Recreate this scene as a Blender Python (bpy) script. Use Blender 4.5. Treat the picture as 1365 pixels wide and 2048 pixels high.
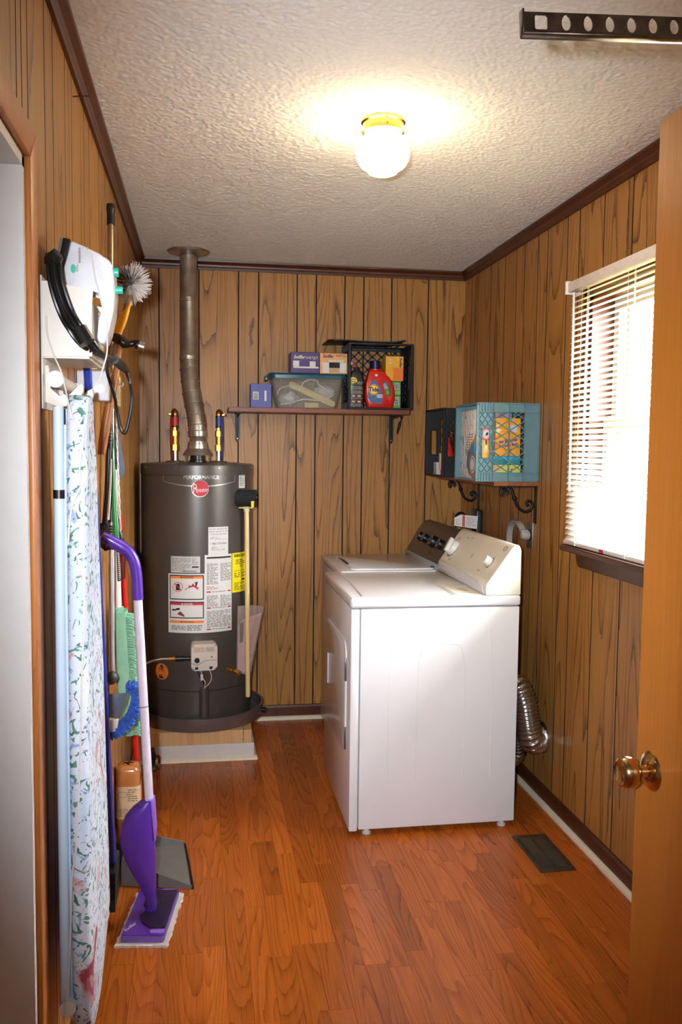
import bpy, bmesh, math, random
from mathutils import Vector, Matrix, noise as mnoise
rnd = random.Random(7)
for o in list(bpy.data.objects): bpy.data.objects.remove(o)
SC = bpy.context.scene
COL = SC.collection

def lin(c):
    return tuple(((v/255)/12.92 if v/255 <= .04045 else ((v/255+.055)/1.055)**2.4) for v in c) + (1.0,)

# ---------------------------------------------------------------- camera
cam = bpy.data.cameras.new('camera'); camo = bpy.data.objects.new('camera', cam); COL.objects.link(camo)
cam.sensor_fit = 'VERTICAL'; cam.sensor_height = 36.0; cam.lens = 1722*36/2048; cam.clip_start = .03
yaw, pit, rol, CAMZ = .16134898, .07406606, .01114368, 1.4801
fw = Vector((math.sin(yaw)*math.cos(pit), math.cos(yaw)*math.cos(pit), -math.sin(pit)))
rt = Vector((math.cos(yaw), -math.sin(yaw), 0)); up = rt.cross(fw)
r2 = rt*math.cos(rol)+up*math.sin(rol); u2 = -rt*math.sin(rol)+up*math.cos(rol)
camo.matrix_world = Matrix(((r2.x, u2.x, -fw.x, 0), (r2.y, u2.y, -fw.y, 0), (r2.z, u2.z, -fw.z, CAMZ), (0, 0, 0, 1)))
SC.camera = camo

# ---------------------------------------------------------------- world, lights, exposure
SC.view_settings.view_transform = 'Standard'; SC.view_settings.look = 'None'
SC.view_settings.gamma = 1.0; SC.view_settings.use_curve_mapping = False
SC.view_settings.exposure = 0.22
W = bpy.data.worlds.new('daylight'); SC.world = W; W.use_nodes = True
bg = W.node_tree.nodes['Background']; bg.inputs[0].default_value = (.93, .97, 1, 1); bg.inputs[1].default_value = 70.0
# the flash on the camera body (camera held upright, flash to the left of the lens): its hard shadows are in the photograph
fl = bpy.data.lights.new('camera_flash', 'SPOT'); fl.energy = 310; fl.shadow_soft_size = .022; fl.color = (.86, .93, 1)
fl.spot_size = math.radians(84); fl.spot_blend = 1.0
flo = bpy.data.objects.new('camera_flash', fl); COL.objects.link(flo)
# flash beam: taller than wide (the body is turned upright), pointing a touch to the right
flo.matrix_world = Matrix.Translation(r2*(-.088) + u2*.052) @ camo.matrix_world @ Matrix.Rotation(math.radians(-4), 4, 'Y') @ Matrix.Diagonal((.63, 1, 1, 1))
GLOBE_STRENGTH = 36.0
# weak fill light added in the hall behind the camera, no known fixture
hl = bpy.data.lights.new('hall_fill', 'POINT'); hl.energy = 8; hl.shadow_soft_size = .12; hl.color = (1, .93, .84)
hlo = bpy.data.objects.new('hall_fill', hl); COL.objects.link(hlo); hlo.location = (.9, -1.2, 2.2)

# ---------------------------------------------------------------- materials
def newmat(name):
    m = bpy.data.materials.new(name); m.use_nodes = True
    return m, m.node_tree.nodes, m.node_tree.links, m.node_tree.nodes['Principled BSDF']
MATS = {}
def mat(name, c, rough=.5, metal=0, var=.06, nscale=30, bump=0, bscale=200, spec=.5, alpha=None, trans=0, coat=0, emit=None):
    if name in MATS: return MATS[name]
    m, N, L, P = newmat(name)
    P.inputs['Roughness'].default_value = rough; P.inputs['Metallic'].default_value = metal
    P.inputs['Specular IOR Level'].default_value = spec
    col = lin(c)
    tc = N.new('ShaderNodeTexCoord')
    nz = N.new('ShaderNodeTexNoise'); nz.inputs['Scale'].default_value = nscale; nz.inputs['Detail'].default_value = 3
    L.new(tc.outputs['Object'], nz.inputs['Vector'])
    rp = N.new('ShaderNodeValToRGB'); rp.color_ramp.elements[0].position = .3; rp.color_ramp.elements[1].position = .7
    rp.color_ramp.elements[0].color = tuple(v*(1-var) for v in col[:3])+(1,)
    rp.color_ramp.elements[1].color = tuple(min(1, v*(1+var)) for v in col[:3])+(1,)
    L.new(nz.outputs['Fac'], rp.inputs[0]); L.new(rp.outputs[0], P.inputs['Base Color'])
    if bump:
        n2 = N.new('ShaderNodeTexNoise'); n2.inputs['Scale'].default_value = bscale; n2.inputs['Detail'].default_value = 3
        L.new(tc.outputs['Object'], n2.inputs['Vector'])
        b = N.new('ShaderNodeBump'); b.inputs['Distance'].default_value = bump; b.inputs['Strength'].default_value = 1
        L.new(n2.outputs['Fac'], b.inputs['Height']); L.new(b.outputs[0], P.inputs['Normal'])
    if trans: P.inputs['Transmission Weight'].default_value = trans
    if alpha is not None: P.inputs['Alpha'].default_value = alpha
    if coat: P.inputs['Coat Weight'].default_value = coat; P.inputs['Coat Roughness'].default_value = .1
    if emit: P.inputs['Emission Color'].default_value = lin(c); P.inputs['Emission Strength'].default_value = emit
    MATS[name] = m
    return m

def wood(name, cols, u='xy', l='z', k=11, ufreq=7.0, lfreq=.55, rough=.42, lines=.55, tone=.12, fib=260, coat=0, spec=.4, pw=5.0):
    """stretched-noise contour lines: cathedral grain that differs from board to board"""
    m, N, L, P = newmat(name)
    def math_(op, a, b=None):
        n = N.new('ShaderNodeMath'); n.operation = op
        for i, v in enumerate((a, b)):
            if v is None: continue
            if isinstance(v, (int, float)): n.inputs[i].default_value = v
            else: L.new(v, n.inputs[i])
        return n.outputs[0]
    tc = N.new('ShaderNodeTexCoord'); sx = N.new('ShaderNodeSeparateXYZ'); L.new(tc.outputs['Object'], sx.inputs[0])
    oi = N.new('ShaderNodeObjectInfo'); rd = oi.outputs['Random']
    ax = {'x': sx.outputs[0], 'y': sx.outputs[1], 'z': sx.outputs[2]}
    U = math_('ADD', ax['x'], ax['y']) if u == 'xy' else ax[u]
    Lg = ax[l]
    def vec(fu, flg, r1, r2_):
        cx = N.new('ShaderNodeCombineXYZ')
        L.new(math_('ADD', math_('MULTIPLY', U, fu), math_('MULTIPLY', rd, r1)), cx.inputs[0])
        L.new(math_('ADD', math_('MULTIPLY', Lg, flg), math_('MULTIPLY', rd, r2_)), cx.inputs[1])
        L.new(math_('MULTIPLY', rd, 31), cx.inputs[2])
        return cx.outputs[0]
    def noise(v, detail=1, rough_=.5, dist=0):
        n = N.new('ShaderNodeTexNoise'); n.inputs['Scale'].default_value = 1; n.inputs['Detail'].default_value = detail
        n.inputs['Roughness'].default_value = rough_; n.inputs['Distortion'].default_value = dist
        L.new(v, n.inputs['Vector']); return n.outputs['Fac']
    n1 = noise(vec(ufreq, lfreq, 47, 13), 1.2, .35)
    wob = noise(vec(60, 9, 11, 7), 2)
    n1b = math_('ADD', n1, math_('MULTIPLY', wob, .018))
    fr = math_('FRACT', math_('MULTIPLY', n1b, k))
    # sharp dark line on one side of each ring
    ln = math_('POWER', fr, pw)
    fibn = noise(vec(fib, 5, 91, 3), 3, .6)
    big = noise(vec(3.5, .6, 5, 5), 1)
    rp = N.new('ShaderNodeValToRGB'); e = rp.color_ramp.elements
    e[0].position = .05; e[0].color = lin(cols[2]); e[1].position = .95; e[1].color = lin(cols[0])
    em = e.new(.5); em.color = lin(cols[1])
    f = math_('ADD', math_('MULTIPLY', ln, lines), math_('MULTIPLY', fibn, .75))
    f = math_('SUBTRACT', math_('ADD', f, math_('MULTIPLY', big, .3)), .22)
    L.new(f, rp.inputs[0])
    hs = N.new('ShaderNodeHueSaturation'); L.new(rp.outputs[0], hs.inputs['Color'])
    rr = math_('FRACT', math_('MULTIPLY', rd, 17.3))
    L.new(math_('ADD', math_('MULTIPLY', rr, 2*tone), 1-tone), hs.inputs['Value'])
    L.new(hs.outputs[0], P.inputs['Base Color'])
    b = N.new('ShaderNodeBump'); b.inputs['Distance'].default_value = .0006; b.inputs['Strength'].default_value = .5
    L.new(math_('MULTIPLY', f, -1), b.inputs['Height']); L.new(b.outputs[0], P.inputs['Normal'])
    P.inputs['Roughness'].default_value = rough; P.inputs['Specular IOR Level'].default_value = spec
    if coat: P.inputs['Coat Weight'].default_value = coat; P.inputs['Coat Roughness'].default_value = .12
    MATS[name] = m
    return m

# ---------------------------------------------------------------- mesh helpers
def BM(): return bmesh.new()
def box(bm, x0, x1, y0, y1, z0, z1, bev=0, seg=2, M=None):
    t = bmesh.new()
    bmesh.ops.create_cube(t, size=1)
    bmesh.ops.transform(t, matrix=Matrix.Translation(((x0+x1)/2, (y0+y1)/2, (z0+z1)/2)) @ Matrix.Diagonal((abs(x1-x0), abs(y1-y0), abs(z1-z0), 1)), verts=t.verts)
    if bev: bmesh.ops.bevel(t, geom=list(t.edges), offset=bev, segments=seg, profile=.5, affect='EDGES')
    merge(bm, t, M); return bm
def merge(bm, t, M=None):
    mp = {}
    for v in t.verts: mp[v] = bm.verts.new(M @ v.co if M else v.co)
    for f in t.faces:
        try: nf = bm.faces.new([mp[v] for v in f.verts]); nf.smooth = f.smooth
        except ValueError: pass
    t.free()
def frame(o, x, y):
    x = Vector(x).normalized(); y = Vector(y).normalized(); z = x.cross(y).normalized(); y = z.cross(x)
    return Matrix(((x.x, y.x, z.x, o[0]), (x.y, y.y, z.y, o[1]), (x.z, y.z, z.z, o[2]), (0, 0, 0, 1)))
def basis(d):
    d = Vector(d).normalized(); a = Vector((0, 0, 1)) if abs(d.z) < .9 else Vector((1, 0, 0))
    x = a.cross(d).normalized(); return x, d.cross(x)
def ring(bm, c, d, r, seg, ref=None):
    x, y = ref or basis(d)
    return [bm.verts.new(Vector(c)+x*(r*math.cos(2*math.pi*i/seg))+y*(r*math.sin(2*math.pi*i/seg))) for i in range(seg)]
def bridge(bm, a, b):
    n = len(a)
    for i in range(n): bm.faces.new((a[i], a[(i+1) % n], b[(i+1) % n], b[i]))
def cyl(bm, p0, p1, r0, r1=None, seg=20, caps=True):
    p0, p1 = Vector(p0), Vector(p1); r1 = r0 if r1 is None else r1; d = p1-p0; rf = basis(d)
    a = ring(bm, p0, d, r0, seg, rf); b = ring(bm, p1, d, r1, seg, rf); bridge(bm, a, b)
    if caps: bm.faces.new(a[::-1]); bm.faces.new(b)
    return bm
def catmull(pts, n=6):
    P_ = [Vector(p) for p in pts]; P_ = [P_[0]*2-P_[1]]+P_+[P_[-1]*2-P_[-2]]; out = []
    for i in range(1, len(P_)-2):
        a, b, c, d = P_[i-1:i+3]
        for j in range(n):
            t = j/n
            out.append(.5*((2*b)+(c-a)*t+(2*a-5*b+4*c-d)*t*t+(3*b-a-3*c+d)*t**3))
    out.append(P_[-2]); return out
def tube(bm, pts, r, seg=8, n=6, caps=True):
    """r: number or list of radii, one per control point"""
    pp = catmull(pts, n) if n > 1 else [Vector(p) for p in pts]
    if isinstance(r, (list, tuple)):
        rr = []
        for i in range(len(pp)):
            t = i/(len(pp)-1)*(len(r)-1); k = min(int(t), len(r)-2); rr.append(r[k]+(r[k+1]-r[k])*(t-k))
    else: rr = [r]*len(pp)
    x = None; prev = None
    for i, p in enumerate(pp):
        d = (pp[min(i+1, len(pp)-1)]-pp[max(i-1, 0)]).normalized()
        if x is None: x, y = basis(d)
        else:
            x = (x-d*x.dot(d)).normalized(); y = d.cross(x)
        rg = ring(bm, p, d, rr[i], seg, (x, y))
        if prev: bridge(bm, prev, rg)
        elif caps: bm.faces.new(rg[::-1])
        prev = rg
    if caps: bm.faces.new(prev)
    return bm
def lathe(bm, prof, M=None, seg=32, closed=False):
    """profile (r, z) turned about local Z"""
    M = M or Matrix(); prev = None; first = None
    for r, z in prof:
        if r < 1e-6: rg = [bm.verts.new(M @ Vector((0, 0, z)))]
        else: rg = [bm.verts.new(M @ Vector((r*math.cos(2*math.pi*i/seg), r*math.sin(2*math.pi*i/seg), z))) for i in range(seg)]
        if prev:
            if len(prev) == 1 and len(rg) > 1:
                for i in range(seg): bm.faces.new((prev[0], rg[(i+1) % seg], rg[i])) if False else bm.faces.new((prev[0], rg[i], rg[(i+1) % seg]))
            elif len(rg) == 1 and len(prev) > 1:
                for i in range(seg): bm.faces.new((prev[i], rg[0], prev[(i+1) % seg]))
            elif len(rg) > 1: bridge(bm, prev, rg)
        else: first = rg
        prev = rg
    if closed: bridge(bm, prev, first)
    return bm
def prism(bm, pts, M, depth, bev=0):
    """polygon in local XY extruded along local Z from 0 to depth"""
    t = bmesh.new()
    a = [t.verts.new((p[0], p[1], 0)) for p in pts]; b = [t.verts.new((p[0], p[1], depth)) for p in pts]
    t.faces.new(a[::-1]); t.faces.new(b); bridge(t, a, b)
    if bev: bmesh.ops.bevel(t, geom=[e for e in t.edges], offset=bev, segments=2, profile=.5, affect='EDGES')
    merge(bm, t, M); return bm
def rrect(x0, x1, y0, y1, r, n=5):
    out = []
    for cx, cy, a in ((x1-r, y1-r, 0), (x0+r, y1-r, 90), (x0+r, y0+r, 180), (x1-r, y0+r, 270)):
        for i in range(n+1):
            t = math.radians(a+90*i/n); out.append((cx+r*math.cos(t), cy+r*math.sin(t)))
    return out
def ellipse(cx, cy, rx, ry, n=28): return [(cx+rx*math.cos(2*math.pi*i/n), cy+ry*math.sin(2*math.pi*i/n)) for i in range(n)]
def quad(bm, a, b, c, d): bm.faces.new([bm.verts.new(Vector(p)) for p in (a, b, c, d)])
def board(name, bm, m, parent, n):
    """a panelling board: the face towards the room carries the wood, its edges the dark groove stain"""
    o = obj(name, bm, m, parent, smooth=False); o.data.materials.append(GROOVE); n = Vector(n)
    for p in o.data.polygons: p.material_index = 0 if p.normal.dot(n) > .9 else 1
    return o
def obj(name, bm, m, parent=None, smooth=True, kind=None, label=None, ang=38):
    bmesh.ops.recalc_face_normals(bm, faces=bm.faces)
    me = bpy.data.meshes.new(name); bm.to_mesh(me); bm.free()
    if smooth:
        me.polygons.foreach_set('use_smooth', [True]*len(me.polygons)); me.set_sharp_from_angle(angle=math.radians(ang))
    if m: me.materials.append(m)
    o = bpy.data.objects.new(name, me); COL.objects.link(o)
    if parent: attach(o, parent)
    if name in ('fine_print',): kind = 'stuff'
    if kind: o['kind'] = kind
    if label: o['label'] = label
    return o
def worldloc(o):
    v = Vector((0, 0, 0))
    while o: v += o.location + (o.matrix_parent_inverse.translation if o.parent else Vector((0, 0, 0))); o = o.parent
    return v
def attach(o, parent):
    o.parent = parent; o.matrix_parent_inverse = Matrix.Translation(-worldloc(parent))
def thing(name, label, cat, loc, group=None):
    o = bpy.data.objects.new(name, None); COL.objects.link(o); o.location = loc; o.empty_display_size = .05
    tag(o, label, cat, group); return o
def tag(o, label, cat, group=None):
    o['label'] = label; o['category'] = cat
    if group: o['group'] = group
    return o
def struct(name, bm, m, smooth=False): return obj(name, bm, m, None, smooth, 'structure')
def sroot(name, loc):
    o = bpy.data.objects.new(name, None); COL.objects.link(o); o.location = loc; o['kind'] = 'structure'; return o
def textbm(s, size, extrude=.0004, align='CENTER', bold=0, shear=0, sx=1):
    cu = bpy.data.curves.new('t', 'FONT'); cu.body = s; cu.size = size; cu.align_x = align; cu.align_y = 'CENTER'
    cu.extrude = extrude; cu.offset = bold; cu.shear = shear; cu.resolution_u = 3
    ob = bpy.data.objects.new('t', cu); COL.objects.link(ob)
    dg = bpy.context.evaluated_depsgraph_get(); me = bpy.data.meshes.new_from_object(ob.evaluated_get(dg))
    t = bmesh.new(); t.from_mesh(me)
    if sx != 1: bmesh.ops.scale(t, vec=(sx, 1, 1), verts=t.verts)
    bpy.data.objects.remove(ob); bpy.data.curves.remove(cu); bpy.data.meshes.remove(me)
    return t
def text(name, s, M, size, m, parent, **k):
    t = textbm(s, size, **k); bmesh.ops.transform(t, matrix=M, verts=t.verts)
    return obj(name, t, m, parent, smooth=False)
def lines(bm, fn, u0, u1, v0, v1, rows, h=.35, frag=3, seed=1, cover=.8):
    """rows of broken fine-print lines as flat quads; fn maps (u, v) to a point"""
    q = random.Random(seed); dv = (v1-v0)/rows
    for i in range(rows):
        va = v0+dv*(i+.5)-dv*h/2; vb = va+dv*h
        u = u0
        end = u0+(u1-u0)*(1 if q.random() < .7 else q.uniform(.4, .95))
        while u < end-1e-5:
            w = (u1-u0)*q.uniform(.5, 1.3)/frag; e = min(end, u+w*cover)
            if e-u > (u1-u0)*.02: quad(bm, fn(u, va), fn(e, va), fn(e, vb), fn(u, vb))
            u += w
    return bm

# ================================================================ SETTING
XL, XR, YB, H = -.323, 1.429, 4.612, 2.44
PANEL = wood('wood_panelling', ((62, 35, 11), (154, 105, 49), (184, 133, 69)), k=17, ufreq=6.5, lfreq=.42, tone=.08, lines=.55, pw=6)
FLOORM = wood('laminate_floor', ((94, 42, 11), (162, 83, 25), (192, 106, 38)), u='x', l='y', k=26, ufreq=8, lfreq=.7, rough=.27, tone=.20, lines=.34, fib=320, pw=3.2, spec=.28)
TRIM = wood('dark_trim', ((36, 16, 8), (70, 34, 16), (92, 48, 24)), k=5, rough=.35, lines=.2, tone=.05)
CASING = wood('casing_wood', ((120, 62, 22), (165, 98, 42), (190, 120, 60)), k=5, rough=.38, lines=.2, tone=.05)
DOORM = wood('door_veneer', ((138, 74, 20), (172, 100, 32), (188, 116, 44)), k=4, ufreq=4, lfreq=.5, rough=.4, lines=.15, tone=.03)
GROOVE = mat('groove_black', (20, 12, 8), .8)
WHITEP = mat('white_paint', (212, 206, 202), .45, var=.02)
CREAMP = mat('cream_paint', (226, 214, 190), .5, var=.04)
HALLP = mat('hall_paint', (222, 216, 206), .7, var=.02)

# ceiling: sprayed texture as real relief, a fine grid of little lumps
import numpy as np
CEIL = mat('sprayed_ceiling', (242, 238, 234), .9, var=.03, nscale=90, spec=.12)
ceil_o = struct('ceiling', box(box(BM(), -1.7, 2.4, -1.9, YB+.06, H+.004, H+.05), -1.7, 2.4, -1.9, 1.25, H, H+.006), CEIL)
def sprayed_ceiling(x0, x1, y0, y1, step, amp):
    nx_, ny_ = int((x1-x0)/step)+1, int((y1-y0)/step)+1
    g = np.random.default_rng(5).random((ny_, nx_))
    g2 = g.copy()
    for ax in (0, 1): g2 = (np.roll(g2, 1, ax)+2*g2+np.roll(g2, -1, ax))/4
    h = .6*g+1.1*(g2-.5)
    h = np.clip(h, -.2, 1)*amp
    X, Y = np.meshgrid(np.linspace(x0, x1, nx_), np.linspace(y0, y1, ny_))
    co = np.stack([X, Y, H+.003-h], -1).reshape(-1, 3)
    i = np.arange(ny_*nx_).reshape(ny_, nx_)
    f = np.stack([i[:-1, :-1], i[1:, :-1], i[1:, 1:], i[:-1, 1:]], -1).reshape(-1, 4)
    me = bpy.data.meshes.new('ceiling_texture'); me.vertices.add(len(co)); me.vertices.foreach_set('co', co.ravel())
    me.loops.add(f.size); me.loops.foreach_set('vertex_index', f.ravel().astype(np.int32)); me.polygons.add(len(f))
    me.polygons.foreach_set('loop_start', np.arange(0, f.size, 4, dtype=np.int32)); me.update(calc_edges=True)
    me.polygons.foreach_set('use_smooth', [True]*len(me.polygons)); me.materials.append(CEIL)
    o = bpy.data.objects.new('ceiling_texture', me); COL.objects.link(o); attach(o, ceil_o); o['kind'] = 'stuff'
sprayed_ceiling(XL-.02, XR+.02, 1.25, YB+.02, .0043, .0035)

# floor: laminate strips, each its own piece
fl_root = struct('floor', box(BM(), -1.7, 2.4, -1.9, YB+.06, -.05, -.006), FLOORM)
SW = .0655; q = random.Random(3); nx = int((XR-XL)/SW)+1
for i in range(nx):
    xa = XL+i*SW; xb = min(xa+SW, XR)
    y = 1.45-q.uniform(0, .4)
    while y < YB:
        e = y+q.uniform(.3, .62)
        if YB-e < .12: e = YB
        bm = BM(); box(bm, xa+.0004, xb-.0004, y+.0004, e-.0004, -.006, 0)
        obj('floor_plank', bm, FLOORM, fl_root, smooth=False)
        y = e
box_rest = BM(); box(box_rest, XL, XR, -1.9, 1.02, -.006, 0); box(box_rest, -1.7, XL-.13, -1.9, YB, -.006, 0); box(box_rest, XL-.13, XL, .75, 1.70, -.006, 0)
box(box_rest, XL-.13, XL, -1.9, .75, -.006, 0); box(box_rest, XR, 2.4, -1.9, .6, -.006, 0)
obj('hall_planks', box_rest, FLOORM, fl_root, smooth=False, kind='stuff')

BT = .006  # board thickness
G = .0022  # half groove
# back wall
wb = struct('wall_back', box(BM(), XL-.13, XR+.13, YB, YB+.06, -.05, H), GROOVE)
gx = [XL, -.215, -.011, .193, .298, .502, .604, .758, .861, 1.014, 1.217, XR]
for a, b in zip(gx, gx[1:]):
    board('wall_board', box(BM(), a+G, b-G, YB-BT, YB, 0, H-.001, bev=.0012, seg=1), PANEL, wb, (0, -1, 0))
# left wall with doorway
wl = BM()
DY0, DY1, DZ = .82, 1.665, 1.995
for y0, y1, z0, z1 in ((DY1, YB, -.05, H), (DY0, DY1, DZ, H), (.55, DY0, -.05, H)):
    box(wl, XL-.115, XL, y0, y1, z0, z1)
wl = struct('wall_left', wl, GROOVE)
gy = [.55, .68, .82, 1.03, 1.13, 1.33, 1.43, 1.62, 1.72, 1.899, 2.0, 2.172, 2.277, 2.506, 2.619, 2.849, 3.028, 3.204, 3.327, 3.472, 3.66, 3.76, 3.96, 4.06, 4.21, 4.31, 4.51, YB-BT]
for a, b in zip(gy, gy[1:]):
    for z0, z1, c in ((0, H-.001, 0), (DZ, H-.001, 1)):
        a2, b2 = a, b
        if c == 0:
            if b <= DY1 and a >= DY0: continue
            a2 = max(a, DY1) if a < DY1 < b else a
        else:
            if a >= DY1 or b <= DY0: continue
            b2 = min(b, DY1)
        if b2-a2 < .01: continue
        board('wall_board', box(BM(), XL, XL+BT, a2+G, b2-G, z0, z1, bev=.0012, seg=1), PANEL, wl, (1, 0, 0))
# right wall with window opening
WY0, WY1, WZ0, WZ1 = 2.26, 3.05, 1.125, 2.055
wr = BM()
for y0, y1, z0, z1 in ((.6, WY0, -.05, H), (WY1, YB, -.05, H), (WY0, WY1, -.05, WZ0), (WY0, WY1, WZ1, H)):
    box(wr, XR, XR+.12, y0, y1, z0, z1)
wr = struct('wall_right', wr, GROOVE)
gr = [.6, .8, .9, 1.1, 1.3, 1.4, 1.6, 1.7, 1.89, 1.99, 2.19, 2.29, 2.44, 2.545, 2.745, 2.954, 3.159, 3.266, 3.464, 3.568, 3.723, 3.823, 3.975, 4.175, 4.374, 4.486, YB-BT]
for a, b in zip(gr, gr[1:]):
    if b <= WY0 or a >= WY1: parts = [(a, b, 0, H-.001)]
    else:
        parts = [(a, b, 0, WZ0), (a, b, WZ1, H-.001)]
        if a < WY0: parts.append((a, WY0+G, WZ0, WZ1))
        if b > WY1: parts.append((WY1-G, b, WZ0, WZ1))
    for a2, b2, z0, z1 in parts:
        board('wall_board', box(BM(), XR-BT, XR, a2+G, b2-G, z0, z1, bev=.0012, seg=1), PANEL, wr, (-1, 0, 0))
# stub of the front wall that carries the open door, and the hall the photographer stands in
FY = .60
struct('wall_front', box(BM(), .80, 2.4, FY-.1, FY, -.05, H), HALLP)
hw = BM()
box(hw, -1.7, 2.4, -1.95, -1.9, -.05, H); box(hw, -1.75, -1.7, -1.95, YB, -.05, H); box(hw, 2.4, 2.45, -1.95, FY, -.05, H)
box(hw, -1.7, XL-.115, 3.0, 3.05, -.05, H)
struct('wall_hall', hw, HALLP)

# crown mould, baseboards
def profile_run(bm, prof, p0, p1, inward):
    """profile (d, z): d out from the wall along 'inward'"""
    p0, p1 = Vector(p0), Vector(p1); n = Vector(inward)
    a = [bm.verts.new(p0+n*d+Vector((0, 0, z))) for d, z in prof]; b = [bm.verts.new(p1+n*d+Vector((0, 0, z))) for d, z in prof]
    bridge(bm, a, b); bm.faces.new(a[::-1]); bm.faces.new(b); return bm
CP = [(0, -.046), (.010, -.046), (.013, -.036), (.016, -.030), (.018, -.022), (.026, -.014), (.032, -.008), (.034, 0), (0, 0)]
e = BT
struct('trim_1', profile_run(BM(), CP, (XL, YB-e, H), (XR, YB-e, H), (0, -1, 0)), TRIM)
struct('trim_2', profile_run(BM(), CP, (XL+e, .56, H), (XL+e, YB, H), (1, 0, 0)), TRIM)
struct('trim_3', profile_run(BM(), CP, (XR-e, .61, H), (XR-e, YB, H), (-1, 0, 0)), TRIM)
BP = [(0, 0), (.011, 0), (.011, .066), (.007, .076), (0, .078)]
SP = [(0, 0), (.017, 0), (.0165, .006), (.013, .013), (.006, .018), (0, .019)]
for nm, p0, p1, n in (('baseboard_back', (XL, YB-e, 0), (XR, YB-e, 0), (0, -1, 0)), ('baseboard_left', (XL+e, 1.74, 0), (XL+e, YB, 0), (1, 0, 0)),
                      ('baseboard_right', (XR-e, .61, 0), (XR-e, YB, 0), (-1, 0, 0))):
    b = struct(nm, profile_run(BM(), BP, p0, p1, n), TRIM)
    nn = Vector(n)*.011
    obj('shoe_moulding', profile_run(BM(), SP, Vector(p0)+nn, Vector(p1)+nn, n), CREAMP, b, smooth=False)

# doorway on the left: white jamb, brown casing
jb = BM()
box(jb, XL-.125, XL+.008, DY1-.018, DY1+.001, 0, DZ); box(jb, XL-.125, XL+.008, DY0, DY0+.018, 0, DZ); box(jb, XL-.125, XL+.008, DY0, DY1, DZ-.018, DZ+.001)
door2 = struct('door_2', jb, WHITEP)
st = BM(); box(st, XL-.075, XL-.062, DY1-.03, DY1-.018, 0, DZ-.018, bev=.002); box(st, XL-.075, XL-.062, DY0+.018, DY1-.018, DZ-.03, DZ-.018, bev=.002)
obj('door_stop', st, WHITEP, door2, smooth=False)
CW = .062
for nm, pts in (('casing_leg', [(DY1+.004, 0), (DY1+.004+CW, 0), (DY1+.004+CW, DZ+.004+CW), (DY1+.004, DZ+.004)]),
                ('casing_leg', [(DY0-.004, 0), (DY0-.004, DZ+.004), (DY0-.004-CW, DZ+.004+CW), (DY0-.004-CW, 0)]),
                ('casing_head', [(DY0-.004, DZ+.004), (DY1+.004, DZ+.004), (DY1+.004+CW, DZ+.004+CW), (DY0-.004-CW, DZ+.004+CW)])):
    obj(nm, prism(BM(), pts, frame((XL+BT, 0, 0), (0, 1, 0), (0, 0, 1)), .013, bev=.004), CASING, door2, smooth=True)

# open slab door on the right
d1 = sroot('door_1', (.775, FY+.02, 0))
obj('door_slab', box(BM(), .758, .793, .62, 1.380, .012, 2.03, bev=.002), DOORM, d1, smooth=False)
BRASS = mat('polished_brass', (206, 172, 118), .16, 1, var=.05)
def knob(side):
    s = -1 if side == 'room' else 1
    x0 = .758 if s < 0 else .793
    M = frame((x0, 1.327, .937), (0, 1, 0), (0, 0, 1)) if s > 0 else frame((x0, 1.327, .937), (0, -1, 0), (0, 0, 1))
    r_ = obj('knob_rosette', lathe(BM(), [(0, 0), (.033, 0), (.034, .002), (.031, .006), (.022, .010), (.014, .012), (0, .012)], M, 36), BRASS, d1)
    obj('door_knob', lathe(BM(), [(.0, .010), (.012, .010), (.0105, .016), (.0105, .022), (.016, .026), (.0235, .031), (.0265, .040), (.0265, .048), (.024, .056), (.020, .059), (.017, .0575), (.012, .0555), (0, .055)], M, 36), BRASS, d1)
knob('room'); knob('wall')
obj('latch_plate', box(BM(), .766, .785, 1.3795, 1.3815, .905, .965), BRASS, d1, smooth=False)
hg = BM()
for z in (.25, 1.0, 1.8): cyl(hg, (.797, .622, z-.05), (.797, .622, z+.05), .006)
obj('hinge', hg, BRASS, d1)

# window: brown jamb, white sashes, glass
w1 = sroot('window_1', (XR+.05, (WY0+WY1)/2, WZ0))
jm = BM(); ja, jb_ = XR-.002, XR+.13
box(jm, ja, jb_, WY1-.016, WY1+.001, WZ0, WZ1); box(jm, ja, jb_, WY0-.001, WY0+.016, WZ0, WZ1); box(jm, ja, jb_, WY0, WY1, WZ1-.016, WZ1+.001); box(jm, ja, jb_, WY0, WY1, WZ0-.001, WZ0+.012)
obj('window_jamb', jm, TRIM, w1, smooth=False)
GLASS = bpy.data.materials.new('window_glass'); GLASS.use_nodes = True
gn = GLASS.node_tree; gn.nodes.remove(gn.nodes['Principled BSDF'])
tr = gn.nodes.new('ShaderNodeBsdfTransparent'); gs = gn.nodes.new('ShaderNodeBsdfGlossy'); gs.inputs['Roughness'].default_value = .03
mx = gn.nodes.new('ShaderNodeMixShader')
mx.inputs[0].default_value = .07; gn.links.new(tr.outputs[0], mx.inputs[1]); gn.links.new(gs.outputs[0], mx.inputs[2]); gn.links.new(mx.outputs[0], gn.nodes['Material Output'].inputs[0])
ZM = 1.575
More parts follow.
